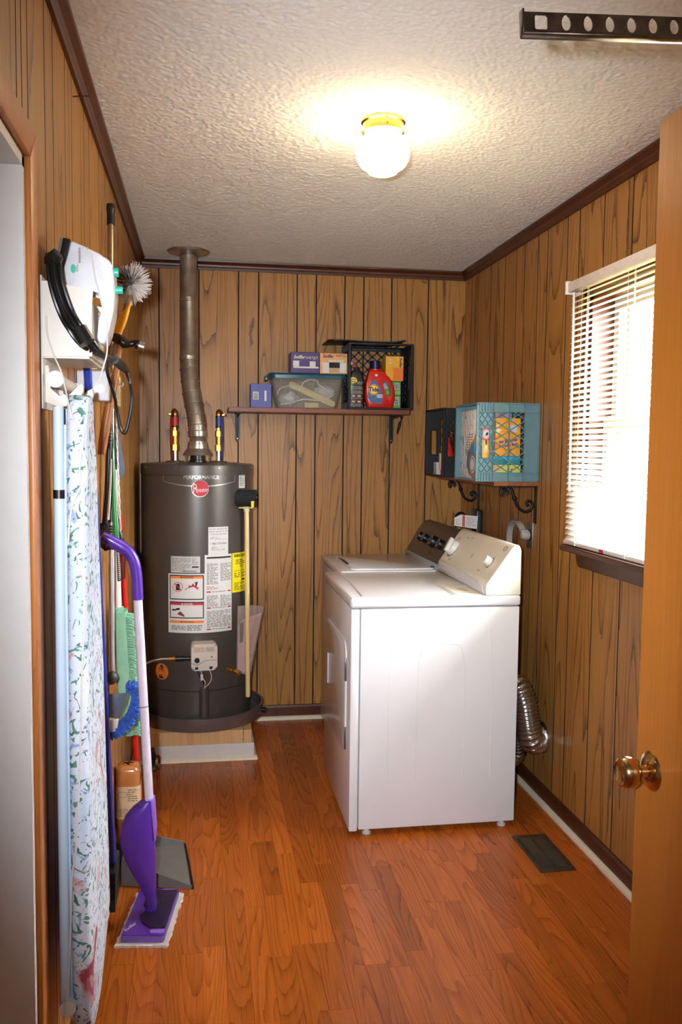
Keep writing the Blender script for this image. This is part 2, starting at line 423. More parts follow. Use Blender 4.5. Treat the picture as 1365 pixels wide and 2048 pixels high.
for nm, x0, z0, z1 in (('upper_sash', XR+.085, ZM-.015, WZ1-.016), ('lower_sash', XR+.055, WZ0+.012, ZM+.02)):
    s = BM(); ya, yb = WY0+.016, WY1-.016; w_ = .038
    box(s, x0, x0+.03, ya, ya+w_, z0, z1); box(s, x0, x0+.03, yb-w_, yb, z0, z1); box(s, x0, x0+.03, ya+w_, yb-w_, z0, z0+w_); box(s, x0, x0+.03, ya+w_, yb-w_, z1-w_, z1)
    box(s, x0+.006, x0+.024, 2.93, 2.948, z0+w_, z1-w_); box(s, x0+.006, x0+.024, 2.36, 2.378, z0+w_, z1-w_)
    so = obj(nm, s, WHITEP, w1, smooth=False)
    obj('pane', box(BM(), x0+.013, x0+.017, ya+w_, yb-w_, z0+w_, z1-w_), GLASS, so, smooth=False)
obj('window_stool', box(BM(), XR-.075, XR+.05, WY0-.06, WY1+.055, WZ0-.024, WZ0-.002, bev=.005), TRIM, w1, smooth=False)
obj('window_apron', prism(BM(), [(WY0-.04, WZ0-.024), (WY1+.030, WZ0-.024), (WY1+.026, WZ0-.05), (WY1+.012, WZ0-.078), (WY1, WZ0-.084), (WY0-.02, WZ0-.084), (WY0-.035, WZ0-.06)], frame((XR-BT, 0, 0), (0, 1, 0), (0, 0, 1)), -.014, bev=.002), TRIM, w1, smooth=False)
hd = BM(); box(hd, XR-.02, XR-BT+.0005, WY1-.002, WY1+.02, WZ0, WZ1+.03); box(hd, XR-.02, XR-BT+.0005, WY0-.02, WY0+.002, WZ0, WZ1+.03); box(hd, XR-.02, XR-BT+.0005, WY0-.02, WY1+.02, WZ1-.002, WZ1+.03)
obj('window_casing', hd, TRIM, w1, smooth=False)
# ground outside
tag(obj('lawn', box(BM(), XR+.5, 30, -14, 20, -.6, -.5), mat('grass_ground', (120, 130, 84), .9, var=.3, nscale=3), None, smooth=False), 'pale sunlit lawn outside the window', 'lawn')['kind'] = 'structure'
# ================================================================ CEILING LAMP
t = thing('ceiling_lamp', 'lit white glass globe lamp in a brass ring on the ceiling', 'lamp', (.53, 2.56, H))
LB = mat('lamp_brass', (226, 180, 96), .22, 1, var=.04)
M = frame((.53, 2.56, H), (1, 0, 0), (0, -1, 0))
obj('canopy_ring', lathe(BM(), [(0, 0), (.066, 0), (.066, .006), (.060, .010), (.058, .030), (.062, .034), (.054, .038), (.048, .038), (.048, .014), (0, .014)], M, 48), LB, t)
GLM, N_, L_, P_ = newmat('lit_globe'); P_.inputs['Base Color'].default_value = (1, .96, .88, 1)
P_.inputs['Emission Color'].default_value = (1, .77, .45, 1); P_.inputs['Emission Strength'].default_value = GLOBE_STRENGTH
gl = []
for i in range(15):
    a = math.radians(28+i*(128-28)/14); gl.append((.080*math.sin(a), .090-.066*math.cos(a)))
gl = [(.043, .030)]+gl+[(.048, .140), (.042, .148), (.030, .153), (0, .155)]
obj('glass_globe', lathe(BM(), gl, M, 48), GLM, t)
for a in (30, 150, 270):
    sc = BM()
    c = Vector((.53+.06*math.cos(math.radians(a)), 2.56+.06*math.sin(math.radians(a)), H-.022)); d = Vector((math.cos(math.radians(a)), math.sin(math.radians(a)), 0))
    cyl(sc, c-d*.008, c+d*.010, .003, seg=10)
    obj('thumb_screw', sc, LB, t)

# ================================================================ DRYER
ENAMEL = mat('white_enamel', (226, 225, 228), .19, var=.01, nscale=6, spec=.45)
BISQUE = mat('bisque_plastic', (236, 228, 212), .38, var=.015)
SEAM = mat('seam_shadow_gap', (60, 58, 56), .8)
KNOBW = mat('white_knob', (226, 224, 220), .35, var=.02)
PRINT = mat('grey_print', (120, 112, 104), .6)
BLACKP = mat('black_plastic', (18, 17, 17), .35)
DX0, DX1, DYa, DYb = .553, 1.214, 3.135, 3.822
t = thing('clothes_dryer', 'white front-loading clothes dryer with cream sloped console, nearest the window', 'dryer', ((DX0+DX1)/2, (DYa+DYb)/2, 0))
cab = BM(); box(cab, .5905, DX1, DYa, DYb, .026, .878, bev=.004)
cabo = obj('cabinet', cab, ENAMEL, t)
# embossed lines pressed into the side panel
em = BM()
def emboss(bm, pts, y, r=.006):
    tube(bm, [(p[0], y, p[1]) for p in pts], r, seg=8, n=5)
emboss(em, [(.81, .20), (.81, .35), (.815, .60), (.825, .70), (.86, .738), (.95, .738), (.985, .72), (1.0, .62), (1.0, .40), (1.0, .20)], DYa+.0052)
emboss(em, [(.72, .815), (.705, .70), (.70, .45), (.70, .16)], DYa+.0052)
emboss(em, [(.76, .815), (.90, .822), (1.06, .818)], DYa+.0052)
emboss(em, [(1.10, .80), (1.11, .60), (1.11, .2)], DYa+.0052)
obj('pressed_rib', em, ENAMEL, cabo)
fp = BM(); box(fp, DX0, .5875, DYa, DYb, .020, .878, bev=.006)
fpo = obj('front_panel', fp, ENAMEL, t)
# front door: outline ridge, panel, handle, hinges
MF = frame((DX0, 0, 0), (0, -1, 0), (0, 0, 1))   # local x = -Y, local z = -X
dp = prism(BM(), [(-p[0], p[1]) for p in rrect(3.215, 3.735, .295, .735, .05)], MF, .006, bev=.002)
dd = obj('dryer_door', dp, ENAMEL, t)
obj('door_handle', box(BM(), DX0-.010, DX0-.005, 3.655, 3.672, .455, .590, bev=.003), ENAMEL, dd)
for z in (.63, .36): obj('hinge', box(BM(), DX0-.008, DX0-.001, 3.212, 3.222, z-.045, z+.045, bev=.001), mat('steel_hinge', (120, 118, 116), .35, 1), dd)
# top
tp = BM(); box(tp, DX0-.003, DX1+.004, DYa-.003, DYb+.003, .8815, .922, bev=.010, seg=3)
tpo = obj('top_panel', tp, ENAMEL, t)
rg = BM()
emboss_pts = [(.600, 3.160), (.612, 3.5), (.618, 3.775), (.64, 3.798), (.85, 3.80), (1.06, 3.80)]
tube(rg, [(a, b, .9205) for a, b in emboss_pts], .005, seg=8, n=5)
tube(rg, [(.955, 3.16, .9205), (.958, 3.30, .9205), (.960, 3.44, .9205)], .004, seg=8)
obj('raised_edge', rg, ENAMEL, tpo)
ll = BM(); prism(ll, rrect(.968, 1.066, 3.15, 3.37, .006), frame((0, 0, .921), (1, 0, 0), (0, 1, 0)), .003)
llo = obj('lint_screen_lid', ll, BISQUE, t)
obj('finger_notch', prism(BM(), [(1.012, 3.302), (1.043, 3.302), (1.043, 3.24), (1.030, 3.24)], frame((0, 0, .9237), (1, 0, 0), (0, 1, 0)), .0012), mat('notch_shade', (196, 186, 166), .5), llo, smooth=False)
# console: profile in X-Z swept along Y
CPF = [(1.078, .922), (1.076, .950), (1.080, .968), (1.090, .980), (1.176, 1.100), (1.188, 1.114), (1.200, 1.118), (1.211, 1.112), (1.217, 1.096), (1.218, .922)]
MC = frame((0, DYb-.004, 0), (1, 0, 0), (0, 0, 1))  # local z = -Y
def console(bm, prof, M, length): prism(bm, prof, M, length, bev=.005); return bm
co = obj('console', console(BM(), CPF, MC, DYb-.004-DYa-.002), BISQUE, t, ang=25)
obj('console_skirt', prism(BM(), [(3.16, .928), (3.80, .928), (3.80, .965), (3.77, .974), (3.22, .968), (3.18, .955)], frame((1.0765, 0, 0), (0, 1, 0), (0, 0, 1)), -.004, bev=.0015), ENAMEL, co)
def on_slope(y, s, base=(1.090, .980), d=(.583, .811)):   # frame on the sloped face, local x = -Y, local y up the slope
    o = (base[0]+d[0]*s, y, base[1]+d[1]*s)
    return frame(o, (0, -1, 0), (d[0], 0, d[1]))
Ms = on_slope(3.742, .067)
for a0, a1 in ((-160, 20),):
    sc_ = BM(); n = 26
    for i in range(n):
        if i % 2: continue
        a = math.radians(a0+(a1-a0)*i/n); b = math.radians(a0+(a1-a0)*(i+.8)/n)
        pts = [(.040*math.cos(a), .040*math.sin(a)), (.046*math.cos(a), .046*math.sin(a)), (.046*math.cos(b), .046*math.sin(b)), (.040*math.cos(b), .040*math.sin(b))]
        prism(sc_, pts, Ms, .0008)
    n = 40
    for i in range(n):
        a = math.radians(a0+(a1-a0)*i/n); b = math.radians(a0+(a1-a0)*(i+1)/n)
        prism(sc_, [(.041*math.cos(a), .041*math.sin(a)), (.0432*math.cos(a), .0432*math.sin(a)), (.0432*math.cos(b), .0432*math.sin(b)), (.041*math.cos(b), .041*math.sin(b))], Ms, .0008)
    obj('dial_scale', sc_, BLACKP, co, smooth=False)
kd = BM(); lathe(kd, [(0, .022), (.030, .022), (.036, .015), (.038, .0), (0, 0)], Ms, 36)
ko = obj('timer_knob', kd, KNOBW, co)
obj('knob_grip', prism(BM(), rrect(-.009, .009, -.036, .036, .006), Ms @ Matrix.Translation((0, 0, .018)) @ Matrix.Rotation(math.radians(25), 4, 'Z'), .020, bev=.003), KNOBW, ko)
Ms2 = on_slope(3.252, .068)
kd = BM(); lathe(kd, [(0, .026), (.015, .026), (.0175, .023), (.019, .004), (.019, 0), (0, 0)], Ms2, 30)
obj('start_knob', kd, KNOBW, co)
ar = BM(); n = 20
for i in range(n):
    a = math.radians(-80+150*i/n); b = math.radians(-80+150*(i+1)/n)
    prism(ar, [(.023*math.cos(a), .023*math.sin(a)), (.028*math.cos(a), .028*math.sin(a)), (.028*math.cos(b), .028*math.sin(b)), (.023*math.cos(b), .023*math.sin(b))], Ms2, .0008)
obj('knob_scale', ar, mat('dark_violet_print', (60, 52, 58), .5), co, smooth=False)
Ml = on_slope(3.196, .142)
lg = BM(); n = 28
for i in range(n):
    if i in (8, 22): continue
    a, b = 2*math.pi*i/n, 2*math.pi*(i+1)/n
    prism(lg, [(.013*math.cos(a), .009*math.sin(a)), (.016*math.cos(a), .0115*math.sin(a)), (.016*math.cos(b), .0115*math.sin(b)), (.013*math.cos(b), .009*math.sin(b))], Ml, .0008)
obj('emblem_ring', lg, BLACKP, co, smooth=False)
text('emblem_letter', 'e', Ml @ Matrix.Translation((0, 0, .0006)), .014, PRINT, co)
pr = BM()
for y, s in ((3.66, .135), (3.70, .012), (3.47, .07), (3.47, .06), (3.30, .02), (3.60, .14), (3.76, .12)):
    Mq = on_slope(y, s); fnp = lambda u, v, Mq=Mq: Mq @ Vector((u, v, .0006))
    lines(pr, fnp, -.016, .016, -.004, .004, 2, h=.5, frag=3, seed=int(y*100))
obj('fine_print', pr, PRINT, co, smooth=False)
for x_, y_ in ((.628, 3.165), (1.172, 3.165), (.628, 3.79), (1.172, 3.79)):
    f = BM(); lathe(f, [(0, 0), (.017, 0), (.017, .006), (.010, .010), (.010, .015), (.012, .015), (.012, .019), (.010, .019), (.010, .030), (0, .030)], Matrix.Translation((x_, y_, 0)), 18)
    obj('levelling_foot', f, mat('foot_plastic', (206, 202, 198), .5), t)

# ================================================================ WASHER
WX0, WX1, WYa, WYb = .640, 1.225, 3.862, 4.548
t = thing('washing_machine', 'white top-loading washing machine with dark grey control panel behind the dryer', 'washer', ((WX0+WX1)/2, (WYa+WYb)/2, 0))
obj('cabinet', box(BM(), WX0, WX1, WYa, WYb, .026, .872, bev=.008), ENAMEL, t)
wt = obj('top_panel', box(BM(), WX0-.004, WX1+.004, WYa-.003, WYb+.003, .874, .912, bev=.012, seg=3), ENAMEL, t)
lid = BM(); prism(lid, rrect(.690, 1.095, 3.925, 4.440, .03), frame((0, 0, .909), (1, 0, 0), (0, 1, 0)), .010, bev=.003)
lo = obj('lid', lid, ENAMEL, t)
obj('lid_handle', prism(BM(), [(4.06, .0), (4.10, .016), (4.26, .016), (4.32, .006), (4.36, 0)], frame((.694, 0, .9195), (0, 1, 0), (1, 0, 0)), -.0012), BLACKP, lo, smooth=False)
for y in (3.95, 4.43): obj('lid_hinge', box(BM(), 1.08, 1.112, y-.012, y+.012, .916, .924, bev=.002), BLACKP, lo)
WGREY = mat('dark_titanium_panel', (92, 80, 70), .42, .35, var=.05)
WPF = [(1.105, .912), (1.103, .938), (1.112, .952), (1.165, 1.045), (1.185, 1.075), (1.208, 1.094), (1.232, 1.098), (1.248, 1.090), (1.250, .912)]
wc = obj('console', console(BM(), WPF, frame((0, WYb-.006, 0), (1, 0, 0), (0, 0, 1)), WYb-WYa-.012), WGREY, t, ang=25)
obj('console_foot_trim', box(BM(), 1.094, 1.104, WYa+.01, WYb-.012, .914, .938, bev=.003), mat('pale_grey_trim', (176, 184, 190), .4), wc)
CHR = mat('chrome', (205, 200, 192), .12, 1, var=.03)
for y, r in ((4.385, .023), (4.285, .023), (4.135, .030), (4.0, .024)):
    Mk = on_slope(y, .075, (1.112, .952), (.495, .869))
    k_ = obj('control_knob', lathe(BM(), [(0, 0), (r, 0), (r, .014), (r*.86, .026), (r*.8, .027), (0, .027)], Mk, 28), BLACKP, wc)
    obj('knob_trim', lathe(BM(), [(r*.66, .0265), (r*.80, .0265), (r*.80, .0285), (r*.66, .0285)], Mk, 28, closed=True), CHR, k_)
pr = BM(); Mq = on_slope(4.10, .018, (1.112, .952), (.495, .869))
lines(pr, lambda u, v: Mq @ Vector((u, v, .0007)), -.05, .05, -.006, .006, 2, h=.5, frag=5, seed=4)
obj('fine_print', pr, mat('dark_print', (42, 36, 34), .6), wc, smooth=False)
for x_, y_ in ((.69, 3.9), (1.17, 3.9), (.69, 4.5), (1.17, 4.5)):
    f = BM(); lathe(f, [(0, 0), (.017, 0), (.017, .006), (.010, .010), (.010, .030), (0, .030)], Matrix.Translation((x_, y_, 0)), 16)
    obj('levelling_foot', f, mat('foot_plastic', (206, 202, 198), .5), t)
# paper tag hanging at the back of the washer console
PAPER = mat('white_paper', (228, 226, 222), .7, var=.02)
t = thing('warning_tag', 'white paper warning tag with orange stripe standing behind the washer console', 'tag', (1.26, 4.10, 1.098))
o = BM(); 
for (x0, x1, z0, z1, dx) in ((1.262, 1.310, 1.085, 1.150, .0), ):
    prism(o, [(0, 0), (.115, -.012), (.118, .052), (.03, .056), (.0, .040)], frame((1.252, 4.15, 1.099), (.86, -.5, 0), (0, 0, 1)), .0008)
to = obj('tag_sheet', o, PAPER, t, smooth=False)
Mt = frame((1.252, 4.15, 1.099), (.86, -.5, 0), (0, 0, 1)) @ Matrix.Translation((0, 0, .0012))
s = BM(); prism(s, [(.040, -.002), (.054, -.004), (.054, .053), (.040, .053)], Mt, .0004); obj('orange_band', s, mat('orange_ink', (196, 92, 40), .6), to, smooth=False)
s = BM(); lines(s, lambda u, v: Mt @ Vector((u, v, .0003)), .060, .112, .000, .048, 8, seed=3); lines(s, lambda u, v: Mt @ Vector((u, v, .0003)), .006, .034, .006, .036, 6, seed=5)
obj('fine_print', s, PRINT, to, smooth=False)

# ================================================================ DRYER DUCT, OUTLET, CORDS
FOIL = mat('aluminium_foil_duct', (190, 188, 186), .22, 1, var=.05)
def duct(bm, pts, r, rib, pitch, seg=22):
    pp = catmull(pts, 40); L_ = [0]
    for a, b in zip(pp, pp[1:]): L_.append(L_[-1]+(b-a).length)
    n = int(L_[-1]/pitch*4); prev = None; x = None; j = 0
    for i in range(n+1):
        s = L_[-1]*i/n
        while j < len(L_)-2 and L_[j+1] < s: j += 1
        f = (s-L_[j])/max(1e-9, L_[j+1]-L_[j]); p = pp[j].lerp(pp[j+1], f); d = (pp[j+1]-pp[j]).normalized()
        if x is None: x, y = basis(d)
        else: x = (x-d*x.dot(d)).normalized(); y = d.cross(x)
        rg = ring(bm, p, d, r+(rib if i % 4 == 0 else (0 if i % 4 in (1, 3) else -rib*.3)), seg, (x, y))
        if prev: bridge(bm, prev, rg)
        prev = rg
    return bm
t = thing('dryer_vent_duct', 'silver corrugated foil vent duct curving from the dryer to the wall', 'duct', (1.33, 3.40, .05))
obj('foil_hose', duct(BM(), [(1.222, 3.56, .12), (1.285, 3.53, .12), (1.335, 3.47, .18), (1.325, 3.44, .30), (1.305, 3.43, .42), (1.292, 3.395, .485), (1.300, 3.345, .495), (1.312, 3.305, .445), (1.318, 3.285, .37), (1.332, 3.280, .305), (1.365, 3.315, .278), (1.415, 3.365, .275)], .047, .0055, .014), FOIL, t)
wp = BM(); lathe(wp, [(.050, 0), (.066, .001), (.066, .006), (.053, .010), (.053, .020), (.050, .020)], frame((XR-BT, 3.366, .275), (0, -1, 0), (0, 0, 1)), 32, closed=True)
obj('wall_collar', wp, mat('galvanised', (150, 150, 150), .35, 1), t)
obj('hose_clamp', lathe(BM(), [(.052, 0), (.055, 0), (.055, .008), (.052, .008)], frame((XR-.030, 3.352, .275), (0, -1, 0), (0, 0, 1)), 32, closed=True), mat('galvanised', (150, 150, 150), .35, 1), t)
# outlet
t = thing('wall_outlet', 'grey metal outlet plate on the right wall beside the shelf bracket', 'outlet', (XR-BT, 3.566, 1.11))
obj('cover_plate', box(BM(), XR-BT-.006, XR-BT, 3.532, 3.600, 1.052, 1.168, bev=.002), mat('steel_plate', (150, 144, 136), .38, .8), t)
obj('receptacle', lathe(BM(), [(0, .004), (.024, .004), (.025, 0), (0, 0)], frame((XR-BT-.006, 3.566, 1.11), (0, -1, 0), (0, 0, 1)), 28), BLACKP, t)
GREYC = mat('grey_cord', (158, 154, 152), .5)
t = thing('dryer_power_cord', 'flat grey dryer power cord looping out of its wall plug', 'cord', (XR-.04, 3.566, 1.11))
pg = BM(); lathe(pg, [(0, .0), (.021, .0), (.021, .020), (.016, .032), (.010, .036), (0, .036)], frame((XR-BT-.011, 3.566, 1.11), (0, -1, 0), (0, 0, 1)), 24)
box(pg, XR-.052, XR-.022, 3.555, 3.580, 1.10, 1.135, bev=.004)
obj('plug', pg, GREYC, t)
def ribbon(bm, pts, w, th, wdir, n=8):
    pp = catmull(pts, n); prev = None; wd = Vector(wdir).normalized()
    for i, p in enumerate(pp):
        d = (pp[min(i+1, len(pp)-1)]-pp[max(i-1, 0)]).normalized(); a = (wd-d*wd.dot(d)).normalized(); b = d.cross(a)
        rg = [bm.verts.new(p+a*(sa*w/2)+b*(sb*th/2)) for sa, sb in ((1, 1), (-1, 1), (-1, -1), (1, -1))]
        if prev: bridge(bm, prev, rg)
        else: bm.faces.new(rg[::-1])
        prev = rg
    bm.faces.new(prev); return bm
obj('flat_cable', ribbon(BM(), [(XR-.040, 3.570, 1.125), (XR-.045, 3.600, 1.155), (XR-.045, 3.645, 1.165), (XR-.045, 3.690, 1.15), (XR-.048, 3.715, 1.11), (XR-.05, 3.72, 1.0), (XR-.07, 3.72, .8)], .026, .008, (1, 0, 0)), GREYC, t)
# black power strip in the corner
t = thing('power_strip', 'black power strip on the wall under the far shelf bracket', 'power strip', (XR-.02, 4.26, 1.0))
obj('housing', box(BM(), XR-BT-.034, XR-BT, 4.215, 4.310, .94, 1.172, bev=.006), BLACKP, t)
obj('plug', box(BM(), XR-BT-.062, XR-BT-.034, 4.245, 4.285, 1.095, 1.14, bev=.005), BLACKP, t)
obj('cord', tube(BM(), [(XR-BT-.06, 4.265, 1.12), (XR-.10, 4.275, 1.155), (XR-.125, 4.29, 1.14), (XR-.13, 4.30, 1.08), (XR-.125, 4.30, .95)], .0045), BLACKP, t)

# ================================================================ FLOOR REGISTER
BRZ = mat('brown_metal', (86, 74, 60), .4, .6, var=.08)
t = thing('floor_register', 'brown metal floor register vent set in the laminate floor', 'vent', (1.242, 2.905, 0))
fr = BM(); x0, x1, y0, y1 = 1.175, 1.309, 2.768, 3.052
for a in ((x0, x1, y0, y0+.022), (x0, x1, y1-.022, y1), (x0, x0+.020, y0+.022, y1-.022), (x1-.020, x1, y0+.022, y1-.022)): box(fr, *a, 0, .005, bev=.0015)
obj('frame', fr, BRZ, t)
obj('well', box(BM(), x0+.02, x1-.02, y0+.022, y1-.022, -.004, .0008), mat('register_well', (14, 12, 10), .9), t, smooth=False)
n = 24
for i in range(n):
    yy = y0+.028+(y1-y0-.056)*i/(n-1); s = BM()
    box(s, -.047, .047, -.0030, .0030, -.0005, .0005, M=Matrix.Translation((1.242, yy, .0032)) @ Matrix.Rotation(math.radians(68 if i < 12 else 25), 4, 'X'))
    obj('louvre', s, BRZ, t, smooth=False)
obj('centre_bar', box(BM(), 1.2395, 1.2445, y0+.022, y1-.022, .0035, .0052), BRZ, t, smooth=False)
obj('damper_lever', box(BM(), 1.285, 1.300, 2.80, 2.806, .004, .010), BRZ, t, smooth=False)

# ================================================================ WINDOW BLIND
t = thing('mini_blind', 'white horizontal mini blind hanging over the bright window', 'blind', (XR-.05, 2.66, 2.10))
BLW = bpy.data.materials.new('blind_vinyl'); BLW.use_nodes = True
bn = BLW.node_tree; P_ = bn.nodes['Principled BSDF']; P_.inputs['Base Color'].default_value = lin((232, 224, 218)); P_.inputs['Roughness'].default_value = .4
tl = bn.nodes.new('ShaderNodeBsdfTranslucent'); tl.inputs[0].default_value = lin((240, 226, 206)); mxs = bn.nodes.new('ShaderNodeMixShader'); mxs.inputs[0].default_value = .35
bn.links.new(P_.outputs[0], mxs.inputs[1]); bn.links.new(tl.outputs[0], mxs.inputs[2]); bn.links.new(mxs.outputs[0], bn.nodes['Material Output'].inputs[0])
BY0, BY1 = 2.185, 3.128
hr = BM(); box(hr, XR-.062, XR-.022, BY0, BY1, 2.075, 2.112, bev=.004)
ho = obj('head_rail', hr, mat('blind_rail', (236, 228, 222), .4), t)
for y in (BY0-.004, BY1+.004): obj('end_bracket', box(BM(), XR-.068, XR-BT, y-.006, y+.006, 2.068, 2.118, bev=.002), mat('blind_rail', (236, 228, 222), .4), t)
def slat_mesh():
    bm = BM(); n = 6; prev = None
    for i in range(n+1):
        u = (i/n-.5)*.025; c = .0026*(1-(2*i/n-1)**2)
        a = [bm.verts.new((u, yy, c+dz)) for yy, dz in ((-.456, 0), (.456, 0))]
        if prev: bm.faces.new((prev[0], prev[1], a[1], a[0]))
        prev = a
    me = bpy.data.meshes.new('slat'); bm.to_mesh(me); bm.free(); me.materials.append(BLW)
    me.polygons.foreach_set('use_smooth', [True]*len(me.polygons)); return me
sm_ = slat_mesh(); NS = 44; ZT, ZB = 2.056, 1.150
for i in range(NS):
    o = bpy.data.objects.new('slat', sm_); COL.objects.link(o); attach(o, t)
    o.location = (XR-.045, 2.648, ZT-(ZT-ZB)*i/(NS-1)); k = i/(NS-1)
    o.rotation_euler = (0, math.radians(-36-14*max(0, (k-.6)/.4)), 0)
obj('bottom_rail', box(BM(), XR-.060, XR-.032, 2.190, 3.106, WZ0+.0005, WZ0+.016, bev=.004), mat('blind_rail', (236, 228, 222), .4), t)
cd = mat('blind_cord', (238, 234, 226), .6)
for y in (3.005, 2.66, 2.32):
    c = BM()
    for dx in (-.058, -.032): tube(c, [(XR+dx, y, 2.08), (XR+dx, y, 1.6), (XR+dx, y, WZ0+.012)], .0007, seg=5, n=2)
    cyl(c, (XR-.045, y-.018, 2.08), (XR-.045, y-.018, WZ0+.012), .0008, seg=5)
    obj('ladder_cord', c, cd, t)
obj('tilt_wand', cyl(BM(), (XR-.070, 3.050, 2.062), (XR-.074, 3.03, 1.33), .0045, seg=8), mat('clear_wand', (224, 226, 232), .2), t)
for y in (2.98, 2.60):
    obj('cord_knot', tube(BM(), [(XR-.063, y-.012, WZ0+.024), (XR-.066, y, WZ0+.012), (XR-.063, y+.014, WZ0+.022), (XR-.066, y+.004, WZ0+.004)], .0025, seg=6), cd, t)
obj('red_sticker', box(BM(), XR-.0612, XR-.0601, 2.77, 2.80, WZ0+.002, WZ0+.014), mat('red_ink', (168, 34, 30), .5), t, smooth=False)
# ================================================================ WATER HEATER
HX, HY, HR = -.020, 4.305, .270
PZ = .140
# raised platform
t = thing('heater_platform', 'low white and plywood platform under the water heater', 'platform', (-.03, 4.30, 0))
PLY = wood('plywood', ((150, 104, 62), (196, 152, 104), (214, 176, 130)), k=5, lines=.25, tone=.06, rough=.6)
obj('white_riser', box(BM(), XL+.024, .248, 4.020, YB-.03, .002, .076, bev=.002), WHITEP, t, smooth=False)
obj('base_moulding', profile_run(BM(), [(0, 0), (.018, 0), (.016, .008), (.008, .015), (0, .018)], (XL+.024, 4.020, 0), (.262, 4.020, 0), (0, -1, 0)), CREAMP, t, smooth=False)
obj('side_moulding', profile_run(BM(), [(0, 0), (.016, 0), (.014, .008), (.008, .015), (0, .018)], (.248, 4.010, 0), (.248, YB-.03, 0), (1, 0, 0)), CREAMP, t, smooth=False)
pt = BM(); box(pt, XL+.024, .195, 4.026, YB-.03, .076, PZ, bev=.001); obj('plywood_deck', pt, PLY, t, smooth=False)
obj('deck_end_block', box(BM(), .197, .236, 4.028, YB-.03, .076, PZ-.002, bev=.001), PLY, t, smooth=False)
# pan
PANM = mat('grey_plastic_pan', (118, 106, 102), .38, .4, var=.05)
t = thing('drain_pan', 'round dark grey drain pan under the water heater', 'pan', (-.006, 4.303, PZ))
Mz = Matrix.Translation((-.003, 4.303, PZ))
obj('pan_shell', lathe(BM(), [(0, 0), (.298, 0), (.300, .004), (.306, .060), (.310, .062), (.310, .066), (.302, .066), (.296, .006), (0, .004)], Mz, 64), PANM, t)
obj('drain_fitting', cyl(BM(), (.300, 4.25, PZ+.025), (.318, 4.245, PZ+.025), .014), BLACKP, t)

HG = mat('heater_grey_steel', (86, 80, 75), .33, .35, var=.03, nscale=8)
t = thing('water_heater', 'tall dark grey gas water heater tank covered in safety labels', 'water heater', (HX, HY, PZ+.005))
Mh = Matrix.Translation((HX, HY, 0))
obj('tank', lathe(BM(), [(0, PZ+.006), (.262, PZ+.006), (.262, .325), (.266, .330), (HR, .332), (HR, 1.345), (0, 1.345)], Mh, 96), HG, t)
obj('top_cap', lathe(BM(), [(0, 1.346), (HR+.0025, 1.346), (HR+.0025, 1.392), (HR-.002, 1.397), (.20, 1.402), (0, 1.404)], Mh, 96), HG, t)
SCW = mat('screw_steel', (200, 198, 192), .3, 1)
for a in (-62, -22, 22, 50, 75):
    th = math.radians(a); d = Vector((math.sin(th), -math.cos(th), 0)); c = Vector((HX, HY, 1.380))+d*(HR+.002)
    s = BM(); cyl(s, c, c+d*.003, .0035, .0025, seg=10); obj('rim_screw', s, SCW, t)
def hp(deg, z, r=HR+.0006):
    th = math.radians(deg); return Vector((HX+r*math.sin(th), HY-r*math.cos(th), z))
MMDEG = HR*math.pi/180    # metres per degree
def patch(bm, d0, d1, z0, z1, r=HR+.0006, th=.0006, n=None):
    n = n or max(2, int(abs(d1-d0)/3)); o_, i_ = [], []
    for k in range(n+1):
        d = d0+(d1-d0)*k/n
        o_.append((bm.verts.new(hp(d, z0, r+th)), bm.verts.new(hp(d, z1, r+th))))
    for a, b in zip(o_, o_[1:]): bm.faces.new((a[0], b[0], b[1], a[1]))
    return bm
def wraptext(name, s, deg, z, size, m, parent, r=HR+.002, **k):
    tb = textbm(s, size, extrude=0, **k)
    for v in tb.verts: v.co = hp(deg+v.co.x/MMDEG, z+v.co.y, r)
    return obj(name, tb, m, parent, smooth=False)
def wrapoly(name, pts, m, parent, r=HR+.002):
    b = BM(); b.faces.new([b.verts.new(hp(d, z, r)) for d, z in pts]); return obj(name, b, m, parent, smooth=False)
LABW = mat('label_white', (214, 212, 208), .5, var=.02); INK = mat('black_ink', (26, 24, 24), .6); GINK = mat('grey_ink', (128, 126, 124), .6)
REDI = mat('label_red', (190, 30, 46), .5); ORI = mat('label_orange', (238, 128, 44), .5); YEL = mat('label_yellow', (240, 222, 26), .5); SILV = mat('silver_print', (176, 172, 166), .3, .7)
hf = lambda r=HR+.0018: (lambda u, v: hp(u, v, r))
# brand plate outline
b = BM()
for d0, d1, z0, z1 in ((-35, 41, 1.351, 1.3535), (-35, -34.5, 1.317, 1.352), (40.5, 41, 1.317, 1.352)): patch(b, d0, d1, z0, z1)
for k in range(26):
    d0 = -35+76*k/26; d1 = -35+76*(k+1)/26; c = lambda d: 1.317-.024*(1-((d-3)/38)**2); w = lambda d: .0018+.005*(1-((d-3)/38)**2)
    b.faces.new([b.verts.new(hp(*p)) for p in ((d0, c(d0)), (d1, c(d1)), (d1, c(d1)+w(d1)), (d0, c(d0)+w(d0)))])
bp = obj('brand_plate', b, SILV, t, smooth=False)
wraptext('lettering', 'PERFORMANCE', 4.4, 1.338, .026, SILV, bp, bold=.0006, sx=.93)
wrapoly('badge_rim', [(3.1+8.4*math.cos(a), 1.286+.0395*math.sin(a)) for a in [2*math.pi*i/40 for i in range(40)]], SILV, bp, HR+.0022)
bd = wrapoly('round_badge', [(3.1+7.9*math.cos(a), 1.286+.037*math.sin(a)) for a in [2*math.pi*i/40 for i in range(40)]], REDI, t, HR+.0028)
wraptext('badge_lettering', 'R', -1.6, 1.285, .062, LABW, bd, r=HR+.0034, sx=.62)
wraptext('badge_lettering', 'heem', 5.2, 1.280, .030, LABW, bd, r=HR+.0034, sx=.85)
